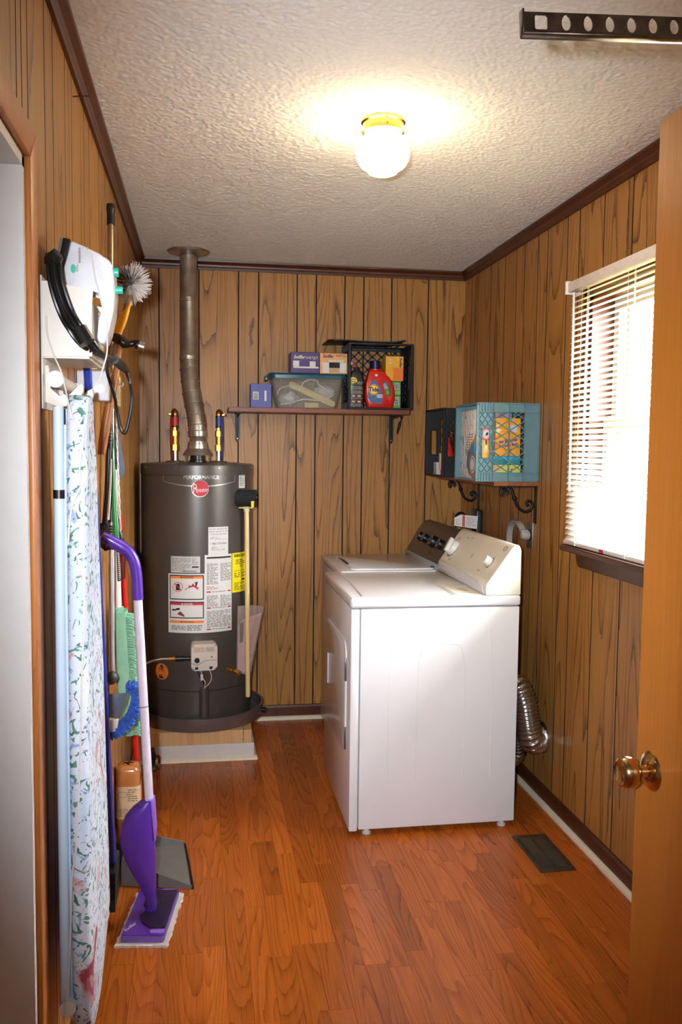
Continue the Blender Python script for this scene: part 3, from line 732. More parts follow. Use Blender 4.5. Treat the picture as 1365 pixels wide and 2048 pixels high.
def label(name, d0, d1, z0, z1, m=LABW, r=HR+.0006): return obj(name, patch(BM(), d0, d1, z0, z1, r), m, t, smooth=False)
def prints(parent, m, *blocks):
    b = BM()
    for i, (d0, d1, z0, z1, rows, frag) in enumerate(blocks): lines(b, hf(), d0, d1, z0, z1, rows, h=.4, frag=frag, seed=i+rows)
    o = obj('fine_print', b, m, parent, smooth=False); return o
def bar(name, d0, d1, z0, z1, m, parent, r=HR+.0016): return obj(name, patch(BM(), d0, d1, z0, z1, r), m, parent, smooth=False)
L1 = label('efficiency_tag', 46.5, 56.5, 1.285, 1.353); prints(L1, INK, (47.5, 55.5, 1.292, 1.345, 10, 2))
L2 = label('return_notice', 11, 32.3, .975, 1.106, r=HR+.0010)
for i, s in enumerate(('DO NOT RETURN THIS', 'WATER HEATER TO THE', 'PLACE OF PURCHASE')): wraptext('lettering', s, 21.6, 1.096-i*.012, .0092, INK, L2, sx=.93)
wraptext('lettering', '1-866-279-4566', 21.6, 1.028, .0135, INK, L2, sx=.95)
prints(L2, GINK, (13, 30, 1.045, 1.060, 3, 2), (14, 29, .995, 1.015, 3, 2))
L3 = label('rating_plate', -26.4, 3.0, .893, .970, mat('label_grey', (190, 188, 186), .45))
prints(L3, GINK, (-25.5, -6, .916, .962, 7, 4), (-25.5, -12, .900, .915, 2, 3), (-5, 2, .93, .962, 4, 2)); bar('certification_mark', -5, 1.5, .917, .924, INK, L3)
b = BM(); 
for k in range(22): patch(b, -14+k*.62, -14+k*.62+(.2 if k % 3 else .4), .897, .904, HR+.0016, n=1)
obj('fine_print', b, INK, L3, smooth=False)
L4 = label('instruction_panel', 7.4, 36.6, .609, .976, r=HR+.0008)
prints(L4, mat('fine_black', (70, 68, 68), .6), (9.5, 21, .835, .935, 18, 3), (23.5, 35.5, .85, .935, 15, 3), (9.5, 21, .73, .785, 11, 3), (23.5, 35.5, .73, .785, 11, 3), (9.5, 35.5, .632, .712, 14, 5))
bar('header_bar', 9.5, 35.5, .958, .966, INK, L4)
for z in (.798, .722, .621):
    bar('red_rule', 9.5, 13.5, z, z+.006, REDI, L4); bar('red_rule', 31.5, 35.5, z, z+.006, REDI, L4); prints(L4, INK, (15, 30, z, z+.006, 1, 6))
prints(L4, REDI, (9.5, 21, .812, .828, 3, 3))
L5 = label('warning_panel', -29.3, 7.35, .609, .888)
def warn_frame(z0, z1, bandm, word, parent, wordm):
    bar('frame_border', -27.6, 6.6, z0, z1, INK, parent, HR+.0014); bar('frame_field', -26.6, 5.6, z0+.005, z1-.005, LABW, parent, HR+.0020)
    bar('signal_band', -26.6, 5.6, z1-.016, z1-.005, bandm, parent, HR+.0026); wraptext('lettering', word, -10, z1-.0105, .010, wordm, parent, r=HR+.0032, bold=.0002)
warn_frame(.766, .882, ORI, '\u25B2 WARNING', L5, INK); warn_frame(.678, .757, REDI, '\u25B2 DANGER', L5, LABW)
rr = HR+.0030
cr = [(-19+5*math.cos(a), .826+.0235*math.sin(a)) for a in [2*math.pi*i/30 for i in range(30)]]
b = BM()
for i in range(30):
    a0, a1 = 2*math.pi*i/30, 2*math.pi*(i+1)/30
    b.faces.new([b.verts.new(hp(-19+k*math.cos(a), .826+k*.0047*math.sin(a), rr+.0004)) for k, a in ((4.5, a0), (5, a0), (5, a1), (4.5, a1))])
b.faces.new([b.verts.new(hp(d, z, rr+.0004)) for d, z in ((-22.8, .840), (-22.2, .843), (-15.4, .813), (-16, .810))])
obj('prohibition_ring', b, REDI, L5, smooth=False)
wrapoly('jug_pictogram', [(-21, .810), (-17, .810), (-17, .838), (-18, .842), (-20, .840), (-21, .836)], INK, L5, rr)
wrapoly('flame_pictogram', [(-12, .812), (2.5, .812), (.5, .818), (2, .826), (-.5, .826), (0, .838), (-2.5, .832), (-4, .846), (-5.5, .832), (-8, .836), (-8.5, .824), (-10.5, .820)], REDI, L5, rr)
wrapoly('figure_pictogram', [(-2, .834), (-1.6, .842), (-2.4, .850), (-1.4, .851), (-.8, .848), (0, .852), (1, .850), (.2, .844), (0, .838), (-.6, .832)], INK, L5, rr+.0004)
prints(L5, INK, (-16, 0, .800, .807, 1, 3), (-25, 5, .774, .796, 4, 6), (-10, 3, .690, .733, 7, 3), (-26, -11, .622, .645, 4, 3), (-10, 5, .620, .648, 4, 3))
wrapoly('valve_pictogram', [(-25, .722), (-21.5, .721), (-20, .726), (-17.5, .728), (-17, .718), (-20, .716), (-22, .714), (-25, .713)], INK, L5, rr)
wrapoly('hand_pictogram', [(-19, .704), (-16, .712), (-15, .704), (-12.5, .694), (-12.5, .685), (-16, .692), (-19, .696)], mat('dark_red_ink', (120, 40, 46), .6), L5, rr)
bar('lower_signal_band', -27.6, 6.6, .656, .668, ORI, L5, HR+.0014); wraptext('lettering', '\u25B2 WARNING', -10, .662, .010, INK, L5, r=HR+.0022)
L6 = label('energy_label', 37.4, 60.5, .787, .977, YEL)
wraptext('lettering', 'ENERGYGUIDE', 48.5, .962, .017, INK, L6, bold=.0006, sx=.72); wraptext('lettering', '$207', 51, .912, .017, INK, L6, sx=.8)
bar('rule', 40, 59, .889, .8905, INK, L6); bar('rule', 51, 56, .842, .850, INK, L6); prints(L6, INK, (40, 58, .795, .835, 7, 3), (42, 57, .92, .945, 3, 2), (40, 57, .857, .882, 3, 2))
wrapoly('round_sticker', [(-38+8.2*math.cos(a), .416+.039*math.sin(a)) for a in [2*math.pi*i/36 for i in range(36)]], ORI, t, HR+.0008)
stk = t.children[-1] if t.children else t
wrapoly('sticker_pictogram', [(-41, .383), (-35.5, .383), (-35.5, .395), (-37, .388), (-37.4, .402), (-38.8, .402), (-39.2, .388), (-41, .395)], INK, stk, HR+.0014)
b = BM(); lines(b, hf(HR+.0014), -42, -34, .415, .44, 4, frag=2, seed=9); obj('fine_print', b, INK, stk, smooth=False)
# base door band and burner tube
obj('access_door', patch(BM(), -30, 40, .205, .300, .2632), HG, t, smooth=False)
cv = BM(); d = Vector((math.sin(math.radians(7)), -math.cos(math.radians(7)), 0)); c = Vector((HX, HY, 0))+d*(HR-.012)
cyl(cv, c+Vector((0, 0, .205)), c+Vector((0, 0, .352)), .024, seg=24); obj('burner_tube_cover', cv, HG, t)
# gas control valve
GV = mat('valve_white', (214, 204, 196), .45)
Mg = frame(hp(5.6, 0, HR-.002), (math.cos(math.radians(5.6)), math.sin(math.radians(5.6)), 0), (0, 0, 1))
v = obj('gas_valve', prism(BM(), rrect(-.060, .060, .447, .571, .016), Mg, .075, bev=.008), GV, t)
obj('dial', lathe(BM(), [(0, .010), (.011, .010), (.0125, 0), (0, 0)], Mg @ Matrix.Translation((-.034, .497, .0752)), 24), BLACKP, v)
obj('window_label', prism(BM(), rrect(-.052, .050, .532, .560, .004), Mg @ Matrix.Translation((0, 0, .0752)), .0008), mat('label_cream', (206, 198, 180), .5), v, smooth=False)
b = BM(); lines(b, lambda u, w: Mg @ Vector((u, w, .0765)), -.046, .006, .536, .556, 5, seed=3); obj('fine_print', b, mat('pink_ink', (190, 96, 88), .6), v, smooth=False)
b = BM(); lines(b, lambda u, w: Mg @ Vector((u, w, .0765)), .010, .046, .536, .556, 5, seed=4); obj('fine_print', b, INK, v, smooth=False)
for x_ in (-.036, .030): obj('button', box(BM(), x_-.007, x_+.007, .454, .466, .074, .079, M=Mg, bev=.001), BLACKP, v)
obj('curved_seam', tube(BM(), [Mg @ Vector(p) for p in ((-.06, .486, .0748), (-.034, .474, .0752), (-.012, .486, .0752), (.005, .494, .0752), (.058, .496, .0748))], .0014, seg=6), GINK, v)
obj('indicator', box(BM(), .030, .037, .508, .513, .075, .0765, M=Mg), INK, v)
# wires and pilot tube
STEEL = mat('brushed_steel', (176, 168, 156), .3, 1)
wires = ((mat('black_wire', (22, 20, 20), .5), [(-.030, .448, .04), (-.022, .420, .05), (-.008, .395, .045), (.006, .36, .03)]), (mat('white_wire', (210, 204, 196), .5), [(.022, .448, .045), (.034, .42, .05), (.030, .385, .048), (.004, .352, .03)]),
         (mat('white_wire', (210, 204, 196), .5), [(-.014, .448, .04), (-.006, .41, .05), (.006, .385, .05), (.004, .36, .03)]))
for m_, pts in wires: obj('wire', tube(BM(), [Mg @ Vector(p) for p in pts], .0022, seg=6), m_, v)
obj('pilot_tube', tube(BM(), [Mg @ Vector(p) for p in ((.006, .45, .035), (.007, .41, .035), (.004, .35, .022))], .003, seg=8), STEEL, v)
obj('wire_connector', box(BM(), -.016, -.004, .395, .425, .045, .055, M=Mg, bev=.002), GV, v)
# drain valve
dv = BM(); a = Vector((math.sin(math.radians(35)), -math.cos(math.radians(35)), 0)); c = Vector((HX, HY, .418))+a*(HR-.002)
cyl(dv, c, c+a*.004, .026, seg=28); dvo = obj('drain_flange', dv, HG, t)
dv = BM(); cyl(dv, c, c+a*.022, .013); cyl(dv, c+a*.022, c+a*.04, .010); cyl(dv, c+a*.04, c+a*.055+Vector((.012, 0, -.010)), .013)
obj('drain_valve', dv, mat('yellow_brass', (190, 142, 62), .36, .9), dvo)
# pressure relief valve in a foam jacket and its discharge pipe
FOAM = mat('black_foam', (22, 22, 23), .85, bump=.001, bscale=300)
a = Vector((math.sin(math.radians(46)), -math.cos(math.radians(46)), 0))
tv = BM(); c = Vector((.170, 4.130, 1.236)); cyl(tv, c-Vector((.006, 0, 0)), c+Vector((.088, -.018, 0)), .042, seg=32)
tvo = obj('relief_valve_jacket', tv, FOAM, t)
for q in (1,):
    hl_ = BM(); lathe(hl_, [(.010, 0), (.016, 0), (.016, .004), (.010, .004)], frame((.2585, 4.112, 1.240), (0, 1, 0), (0, 0, 1)), 20, closed=True); obj('jacket_hole', hl_, BLACKP, tvo)
obj('yellow_tag', box(BM(), .232, .246, 4.070, 4.074, 1.196, 1.226), mat('yellow_green_tag', (196, 190, 40), .5), tvo, smooth=False)
obj('valve_lever', box(BM(), .175, .240, 4.09, 4.12, 1.190, 1.196), mat('yellow_green_tag', (196, 190, 40), .5), tvo, smooth=False)
CPVC = mat('cream_cpvc_pipe', (226, 200, 140), .35, var=.02)
dp = BM(); cyl(dp, (.213, 4.112, 1.185), (.222, 4.112, .275), .0115, seg=20); po = obj('discharge_pipe', dp, CPVC, t)
obj('pipe_socket', cyl(BM(), (.213, 4.112, 1.175), (.2128, 4.112, 1.198), .0145, seg=20), mat('white_cpvc', (232, 222, 200), .4), po)
# document pouch taped to the tank
CLR = mat('clear_poly_bag', (210, 190, 184), .15, alpha=.32)
t2 = thing('document_pouch', 'clear plastic pouch with folded manual hanging on the water heater side', 'pouch', (.235, 4.235, .38))
Mp = frame((.166, 4.096, 0), (.142, .088, 0), (0, 0, 1)) @ Matrix.Diagonal((1.12, 1, 1, 1))
obj('pouch_film', prism(BM(), [(0, .40), (.055, .375), (.075, .39), (.142, .70), (.115, .71), (.06, .72), (.005, .72)], Mp @ Matrix.Translation((0, 0, -.004)), .008, bev=.002), CLR, t2)
mo = obj('folded_manual', prism(BM(), [(.006, .41), (.05, .385), (.066, .40), (.130, .672), (.09, .666), (.03, .650), (.010, .63)], Mp @ Matrix.Translation((0, 0, -.002)), .004), mat('pinkish_paper', (208, 176, 176), .6), t2, smooth=False)
b = BM(); lines(b, lambda u, w: Mp @ Vector((u+(w-.42)*.22, w, .0026)), .040, .068, .42, .655, 30, seed=4); obj('fine_print', b, mat('crimson_ink', (176, 84, 92), .6), mo, smooth=False)
obj('dark_photo', prism(BM(), [(.014, .54), (.032, .545), (.036, .645), (.014, .635)], Mp @ Matrix.Translation((0, 0, .0024)), .0006), mat('photo_dark', (44, 40, 40), .4), mo, smooth=False)

# water connections: nipple, brass union, coloured hose
YB_ = mat('yellow_brass', (190, 142, 62), .36, .9)
def connection(x_, col, cname, word, s):
    c = Vector((x_, 4.28, 0)); m_ = mat(cname, col, .45)
    t = thing('water_connector', f'{word} sleeved brass water connector on top of the heater', 'pipe fitting', (x_, 4.28, 1.403))
    obj('roof_washer', lathe(BM(), [(0, 1.402), (.046, 1.403), (.044, 1.409), (.02, 1.412), (0, 1.412)], Matrix.Translation(c), 32), HG, t)
    obj('nipple', cyl(BM(), c+Vector((0, 0, 1.41)), c+Vector((0, 0, 1.462)), .0125, seg=20), CHR, t)
    u = BM(); lathe(u, [(.0, 1.460), (.0185, 1.460), (.0185, 1.488), (.0135, 1.490), (.0135, 1.528), (.0175, 1.530), (.0175, 1.556), (.010, 1.558), (.010, 1.575), (0, 1.575)], Matrix.Translation(c), 6)
    obj('hex_union', u, YB_, t, smooth=False)
    obj('brass_barrel', cyl(BM(), c+Vector((0, 0, 1.486)), c+Vector((0, 0, 1.534)), .0145, seg=24), YB_, t)
    obj('crimp_band', cyl(BM(), c+Vector((0, 0, 1.572)), c+Vector((0, 0, 1.580)), .0150, seg=20), BLACKP, t)
    obj('sleeve', cyl(BM(), c+Vector((0, 0, 1.580)), c+Vector((0, 0, 1.622)), .0140, seg=20), m_, t)
    obj('crimp_band', cyl(BM(), c+Vector((0, 0, 1.622)), c+Vector((0, 0, 1.630)), .0150, seg=20), BLACKP, t)
    obj('elbow', tube(BM(), [c+Vector((0, 0, 1.63)), c+Vector((0, .002, 1.645)), c+Vector((-s*.004, .022, 1.652)), c+Vector((-s*.010, .045, 1.640))], .0125, seg=12), mat('aged_brass', (150, 96, 48), .3, 1), t)
    obj('hose', tube(BM(), [c+Vector((-s*.010, .044, 1.642)), c+Vector((-s*.014, .06, 1.62)), c+Vector((-s*.018, .085, 1.54)), c+Vector((-s*.016, .11, 1.44)), c+Vector((-s*.014, .13, 1.415))], .0095, seg=12), m_, t)
    obj('clamp_ear', box(BM(), -.009, .009, -.004, .004, -.006, .006, M=Matrix.Translation(c+Vector((-s*.025, .0, 1.636))), bev=.001), mat('clamp_brass', (176, 150, 100), .3, 1), t)
connection(-.127, (176, 32, 34), 'red_pex', 'red', 1); connection(.083, (42, 58, 120), 'blue_pex', 'blue', -1)

# flue: draft hood, adjustable elbow, pipe, ceiling collar
FLU = mat('galvanised_flue', (172, 164, 152), .34, .82, var=.18, nscale=22, bump=.0004, bscale=60)
t = thing('flue_pipe', 'galvanised metal flue pipe rising from the water heater to the ceiling', 'flue', (HX, HY, 1.403))
Mf = Matrix.Translation((HX+.002, HY, 0))
obj('draft_hood', lathe(BM(), [(.072, 1.438), (.074, 1.438), (.056, 1.466), (.050, 1.470), (.048, 1.494), (.0445, 1.496), (.0445, 1.505), (.043, 1.505), (.046, 1.470), (.053, 1.464)], Mf, 48), FLU, t)
obj('flue_outlet', lathe(BM(), [(.0, 1.403), (.042, 1.403), (.042, 1.412), (.036, 1.414), (.036, 1.436), (.033, 1.436), (.033, 1.410), (0, 1.410)], Mf, 36), BLACKP, t)
for a in (35, 145, 215, 325):
    d = Vector((math.cos(math.radians(a)), math.sin(math.radians(a)), 0)); c = Vector((HX+.002, HY, 0))+d*.068
    obj('hood_leg', box(BM(), -.006, .006, -.001, .001, 1.402, 1.442, M=Matrix.Translation(c) @ Matrix.Rotation(math.radians(a+90), 4, 'Z')), FLU, t, smooth=False)
cr_ = BM(); n = 28
for i in range(n):
    a0, a1 = 2*math.pi*i/n, 2*math.pi*(i+.55)/n
    rr_ = .0415+.0015*(i % 2)
    quad(cr_, *[Mf @ Vector((rr_*math.cos(a), rr_*math.sin(a), z)) for a, z in ((a0, 1.500), (a1, 1.500), (a1, 1.535), (a0, 1.535))])
obj('crimped_collar', lathe(BM(), [(.0395+.002*(k % 2), 1.500+k*.005) for k in range(8)], Mf, 40), FLU, t)
cr_.free()
path = [(HX+.002, 4.305, 1.528), (HX+.000, 4.307, 1.560), (HX-.004, 4.314, 1.610), (HX-.014, 4.328, 1.665), (HX-.024, 4.345, 1.720), (HX-.034, 4.365, 1.790), (HX-.040, 4.385, 1.860), (HX-.042, 4.395, 1.905)]
pp = catmull(path, 12)
def seg_tube(i0, i1, r, name):
    b = BM(); tube(b, [pp[k] for k in range(i0, i1+1)], r, seg=40, n=1, caps=False)
    for k, rr_ in ((i0, r), (i1, r)):
        pass
    return obj(name, b, FLU, t, ang=60)
cuts = [0, 10, 18, 28, 40, 52, 62, 72, 84]; radii = [.0455, .0435, .0445, .0430, .0445, .0430, .0440, .0435]
for a, b_, r in zip(cuts, cuts[1:], radii): seg_tube(a, min(b_, len(pp)-1), r, 'elbow_gore')
for k in cuts[1:-1]:
    d = (pp[k+1]-pp[k-1]).normalized(); b = BM(); tube(b, [pp[k]-d*.003, pp[k]-d*.001, pp[k]+d*.001, pp[k]+d*.003], [.0445, .0475, .0475, .0445], seg=40, n=1, caps=False); obj('seam_bead', b, FLU, t, ang=60)
for z0, z1, r in ((1.900, 2.185, .0435), (2.185, 2.432, .0425)):
    b = BM(); lathe(b, [(r-.001, z0), (r, z0), (r, z0+.008), (r+.003, z0+.011), (r+.003, z0+.016), (r, z0+.019), (r, z0+.028), (r+.002, z0+.030), (r, z0+.033), (r, z1), (r-.001, z1)], Matrix.Translation((HX-.042, 4.396, 0)), 44); obj('straight_pipe', b, FLU, t)
for k, a in ((6, -80), (46, -75), (76, -82)):
    d = Vector((math.cos(math.radians(a)), math.sin(math.radians(a)), 0)); c = pp[k]+d*.044
    obj('rivet', lathe(BM(), [(0, .0022), (.004, .002), (.0065, 0), (0, 0)], frame(c, d.cross(Vector((0, 0, 1))), (0, 0, 1)), 14), FLU, t)
obj('ceiling_collar', lathe(BM(), [(.043, 2.418), (.052, 2.416), (.100, 2.432), (.104, 2.4385), (.043, 2.4385)], Matrix.Translation((HX-.042, 4.396, 0)), 48, closed=True), FLU, t)

# gas line and shut-off
t = thing('gas_connector', 'flexible steel gas line running to the heater control valve', 'gas line', (-.20, 3.965, .15))
CSS = mat('coated_gas_flex', (150, 138, 122), .35, .8)
vL = Mg @ Vector((-.060, .500, .040))
obj('flex_line', tube(BM(), [vL+Vector((-.085, -.004, 0)), (-.185, 3.985, .502), (-.235, 3.975, .492), (-.275, 3.965, .47), (-.288, 3.955, .42), (-.282, 3.955, .30), (-.262, 3.955, .22), (-.243, 3.955, .165)], .0055, seg=10), CSS, t)
obj('flare_nut', cyl(BM(), vL+Vector((-.100, -.004, 0)), vL+Vector((-.070, -.004, 0)), .0095, seg=6), YB_, t, smooth=False)
gi = BM(); cyl(gi, vL+Vector((-.070, -.003, 0)), vL+Vector((-.028, 0, 0)), .0125, seg=16); cyl(gi, vL+Vector((-.030, 0, 0)), vL+Vector((.004, 0, 0)), .0095, seg=16)
obj('black_iron_nipple', gi, BLACKP, t)
t = thing('gas_shutoff_valve', 'brass gas shut-off valve with red lever standing on the floor', 'valve', (-.222, 3.955, 0))
c = Vector((-.222, 3.955, 0))
obj('floor_flange', lathe(BM(), [(0, .018), (.012, .020), (.018, .016), (.030, .010), (.034, .003), (.033, 0), (0, 0)], Matrix.Translation(c), 28), mat('aged_steel', (92, 84, 70), .35, .9), t)
obj('valve_body', lathe(BM(), [(0, .018), (.012, .018), (.012, .036), (.016, .040), (.016, .070), (.012, .074), (.012, .080), (0, .080)], Matrix.Translation(c), 16), BLACKP, t)
obj('hex_nut', cyl(BM(), c+Vector((0, 0, .078)), c+Vector((-.003, 0, .100)), .0125, seg=6), mat('aged_brass', (150, 96, 48), .3, 1), t, smooth=False)
obj('lever', tube(BM(), [c+Vector((.012, -.010, .058)), c+Vector((.026, -.012, .060)), c+Vector((.030, -.012, .050)), c+Vector((.030, -.012, .026))], .006, seg=10), mat('red_lever', (150, 30, 34), .4), t)
obj('flare_nut', cyl(BM(), c+Vector((-.004, 0, .098)), c+Vector((-.019, 0, .166)), .0115, .009, seg=6), mat('pale_brass', (196, 172, 120), .35, .9), t, smooth=False)
# ================================================================ SHELF ON THE BACK WALL
SHELFW = wood('stained_shelf', ((54, 20, 10), (104, 50, 26), (128, 68, 38)), u='y', l='x', k=8, lfreq=.8, lines=.3, tone=.04, rough=.4)
IRON_ = mat('black_iron', (16, 15, 15), .45, .3)
SZ = 1.680
t = thing('wall_shelf', 'long dark stained wooden shelf across the back wall', 'shelf', (.60, 4.49, 1.655))
obj('shelf_board', box(BM(), .134, 1.066, 4.366, YB-BT, SZ-.024, SZ, bev=.002), SHELFW, t, smooth=False)
for x_ in (.188, 1.020):
    b = BM()
    prism(b, [(-.0125, 0), (.0125, 0), (.0125, -.13), (.008, -.146), (-.004, -.150), (-.0105, -.14)], frame((x_, YB-BT, SZ-.024), (1, 0, 0), (0, 0, 1)), .004)
    box(b, x_-.0125, x_+.0125, 4.40, YB-BT, SZ-.028, SZ-.024)
    prism(b, [(0, 0), (.19, 0), (.186, -.006), (.02, -.018), (.006, -.12), (0, -.13)], frame((x_+.002, YB-BT-.002, SZ-.026), (0, -1, 0), (0, 0, 1)), .004)
    o = obj('bracket', b, IRON_, t, smooth=False)
    for z in (SZ-.155, ): obj('screw', lathe(BM(), [(0, .002), (.003, .0015), (.004, 0), (0, 0)], frame((x_+.001, YB-BT-.004, z), (1, 0, 0), (0, 0, 1)), 12), SCW, o)
tag(obj('cord_loop', tube(BM(), [(1.048, 4.50, SZ-.026), (1.050, 4.49, SZ-.05), (1.044, 4.50, SZ-.085), (1.034, 4.515, SZ-.12), (1.040, 4.51, SZ-.075), (1.052, 4.50, SZ-.045), (1.060, 4.50, SZ-.026)], .003, seg=8), BLACKP), 'short black cord loop dangling under the back shelf by its right bracket', 'cord')

def carton(name, label, cat, x0, x1, y0, y1, z0, z1, m, group=None, rz=0):
    t = thing(name, label, cat, ((x0+x1)/2, (y0+y1)/2, z0), group)
    obj('carton', box(BM(), x0, x1, y0, y1, z0, z1, bev=.0015, seg=1), m, t, smooth=False)
    return t
def front(y0): return frame((0, y0, 0), (1, 0, 0), (0, 0, 1)) @ Matrix.Translation((0, 0, .0008))   # local z = -Y
def rect(name, M, x0, x1, z0, z1, m, parent, th=.0006, lift=0, r=None):
    pts = rrect(x0, x1, z0, z1, r) if r else [(x0, z0), (x1, z0), (x1, z1), (x0, z1)]
    return obj(name, prism(BM(), pts, M @ Matrix.Translation((0, 0, lift)), th), m, parent, smooth=False)
def barcode(M, x0, x1, z0, z1, parent, vert=True):
    w = rect('barcode_field', M, x0, x1, z0, z1, LABW, parent)
    b = BM(); q = random.Random(5); u = x0+.002 if vert else z0+.002; e = (x1 if vert else z1)-.002
    while u < e:
        d = q.choice((.0007, .0012, .0018)); d = min(d, e-u)
        if vert: quad(b, *[M @ Vector((p, r_, .0010)) for p, r_ in ((u, z0+.003), (u+d, z0+.003), (u+d, z1-.003), (u, z1-.003))])
        else: quad(b, *[M @ Vector((p, r_, .0010)) for p, r_ in ((x0+.003, u), (x1-.003, u), (x1-.003, u+d), (x0+.003, u+d))])
        u += d+q.choice((.0008, .0014))
    obj('fine_print', b, INK, w, smooth=False)
# blue box
t = carton('tissue_box', 'small plain periwinkle blue box at the left end of the back shelf', 'box', .246, .352, 4.395, 4.500, SZ, SZ+.120, mat('periwinkle_card', (74, 82, 156), .5))
Mb = front(4.395); barcode(Mb, .258, .286, SZ+.040, SZ+.080, t, vert=False); rect('white_strip', Mb, .316, .326, SZ+.034, SZ+.086, LABW, t)
# clear tub
TUBM = bpy.data.materials.new('clear_tub'); TUBM.use_nodes = True
tn = TUBM.node_tree; P_ = tn.nodes['Principled BSDF']; P_.inputs['Base Color'].default_value = lin((190, 186, 174)); P_.inputs['Roughness'].default_value = .14
P_.inputs['Alpha'].default_value = .20
TEAL = mat('teal_lid', (22, 74, 96), .3, coat=.3)
t = thing('storage_tub', 'clear plastic storage tub with teal lid on the back shelf', 'tub', (.535, 4.49, SZ))
b = BM(); n = 8
def loft(bm, sections, cap0=True, cap1=True):
    prev = None
    for pts in sections:
        rg = [bm.verts.new(p) for p in pts]
        if prev: bridge(bm, prev, rg)
        elif cap0: bm.faces.new(rg[::-1])
        prev = rg
    if cap1: bm.faces.new(prev)
    return bm
def rr3(x0, x1, y0, y1, r, z, n=5): return [Vector((p[0], p[1], z)) for p in rrect(x0, x1, y0, y1, r, n)]
loft(b, [rr3(.388, .690, 4.415, 4.585, .03, SZ), rr3(.382, .696, 4.410, 4.588, .03, SZ+.012), rr3(.350, .722, 4.388, 4.596, .035, SZ+.150), rr3(.344, .728, 4.382, 4.600, .036, SZ+.156), rr3(.344, .728, 4.382, 4.600, .036, SZ+.160),
         rr3(.350, .722, 4.388, 4.595, .035, SZ+.160), rr3(.354, .718, 4.392, 4.592, .034, SZ+.150), rr3(.385, .693, 4.414, 4.584, .03, SZ+.014), rr3(.390, .688, 4.418, 4.582, .03, SZ+.004)])
obj('tub_body', b, TUBM, t)
b = BM(); loft(b, [rr3(.334, .736, 4.372, 4.604, .04, SZ+.150), rr3(.332, .738, 4.370, 4.604, .04, SZ+.166), rr3(.338, .732, 4.376, 4.602, .04, SZ+.176), rr3(.36, .71, 4.40, 4.58, .03, SZ+.178), rr3(.37, .70, 4.41, 4.57, .03, SZ+.172)])
lo = obj('lid', b, TEAL, t)
for x0, x1 in ((.322, .336), (.734, .7405)): obj('lid_latch', box(BM(), x0, x1, 4.44, 4.54, SZ+.140, SZ+.166, bev=.003), TEAL, lo)
# what is inside the tub
CRM = mat('cream_plastic', (222, 200, 130), .45); CRM2 = mat('pale_yellow_foam', (226, 206, 140), .7)
tb = Vector((0, 0, SZ+.004))
o = BM(); prism(o, rrect(-.13, .13, -.016, .016, .012), frame((.565, 4.47, SZ+.075), (.90, 0, -.40), (.40, 0, .90)), .03, bev=.004); tag(obj('cream_wand', o, CRM), 'long cream plastic wand lying slantwise inside the clear tub', 'wand')
o = BM(); box(o, .525, .600, 4.43, 4.47, SZ+.005, SZ+.032, bev=.003); so = tag(obj('foam_block', o, CRM2), 'pale yellow ribbed block on the bottom of the clear tub', 'block')
rb = BM()
for k in range(6): box(rb, .531+k*.0115, .534+k*.0115, 4.4285, 4.4305, SZ+.007, SZ+.030)
obj('rib_lines', rb, CREAMP, so, smooth=False, kind='stuff')
def blob(bm, c, r, seed, amp=.3, sub=3, sq=(1, 1, 1)):
    t_ = bmesh.new(); bmesh.ops.create_icosphere(t_, subdivisions=sub, radius=1)
    for v in t_.verts:
        n_ = mnoise.noise(v.co*1.7+Vector((seed*3.1, seed, 0)))+.5*mnoise.noise(v.co*4+Vector((seed, 0, seed)))
        v.co = Vector((v.co.x*sq[0], v.co.y*sq[1], v.co.z*sq[2]))*r*(1+amp*n_)+Vector(c)
    merge(bm, t_); return bm
BAGW = mat('white_plastic_bag', (222, 216, 212), .4, var=.05)
tag(obj('plastic_bag', blob(BM(), (.452, 4.525, SZ+.055), .045, 2, .3, sq=(1.05, .7, .85)), BAGW), 'crumpled white plastic bag in the left half of the clear tub', 'bag')
tag(obj('white_pouch', blob(BM(), (.640, 4.53, SZ+.094), .055, 5, .2, sq=(1.05, .5, .62)), BAGW), 'flat white pouch in the right half of the clear tub', 'pouch')
tag(obj('white_cable', tube(BM(), [(.40, 4.43, SZ+.02), (.45, 4.42, SZ+.028), (.52, 4.415, SZ+.047), (.60, 4.415, SZ+.044), (.665, 4.42, SZ+.07), (.60, 4.44, SZ+.125), (.59, 4.43, SZ+.142), (.555, 4.42, SZ+.148), (.52, 4.42, SZ+.135), (.505, 4.43, SZ+.115), (.46, 4.44, SZ+.12), (.40, 4.44, SZ+.10), (.385, 4.44, SZ+.07)], .004, seg=8), mat('white_cable', (228, 222, 208), .4)), 'white appliance cable coiled inside the clear tub', 'cable')
# mop refill cartons on the lid
BZ = SZ+.179
PURP = mat('purple_card', (58, 28, 104), .4); PEACH = mat('peach_card', (226, 160, 96), .45)
t = carton('refill_box', 'purple mop pad refill box on the tub lid', 'box', .449, .597, 4.400, 4.520, BZ, BZ+.106, PURP, 'mop refill boxes on the tub lid')
Mb = front(4.400)
text('lettering', 'Swiffer', Mb @ Matrix.Translation((.492, BZ+.080, .0004)), .024, mat('lime_white_ink', (206, 222, 186), .5), t, shear=.25, bold=.0006, sx=.85); text('lettering', 'WETJET', Mb @ Matrix.Translation((.557, BZ+.077, .0004)), .018, LABW, t, sx=1.05)
rect('window_flap', Mb, .461, .492, BZ+.034, BZ+.062, LABW, t); rect('window_flap', Mb, .546, .576, BZ+.032, BZ+.060, LABW, t); rect('window_recess', Mb, .492, .546, BZ+.034, BZ+.056, mat('recess_violet', (70, 52, 120), .6), t); rect('torn_strip', Mb, .462, .592, BZ+.025, BZ+.033, LABW, t, lift=.0008)
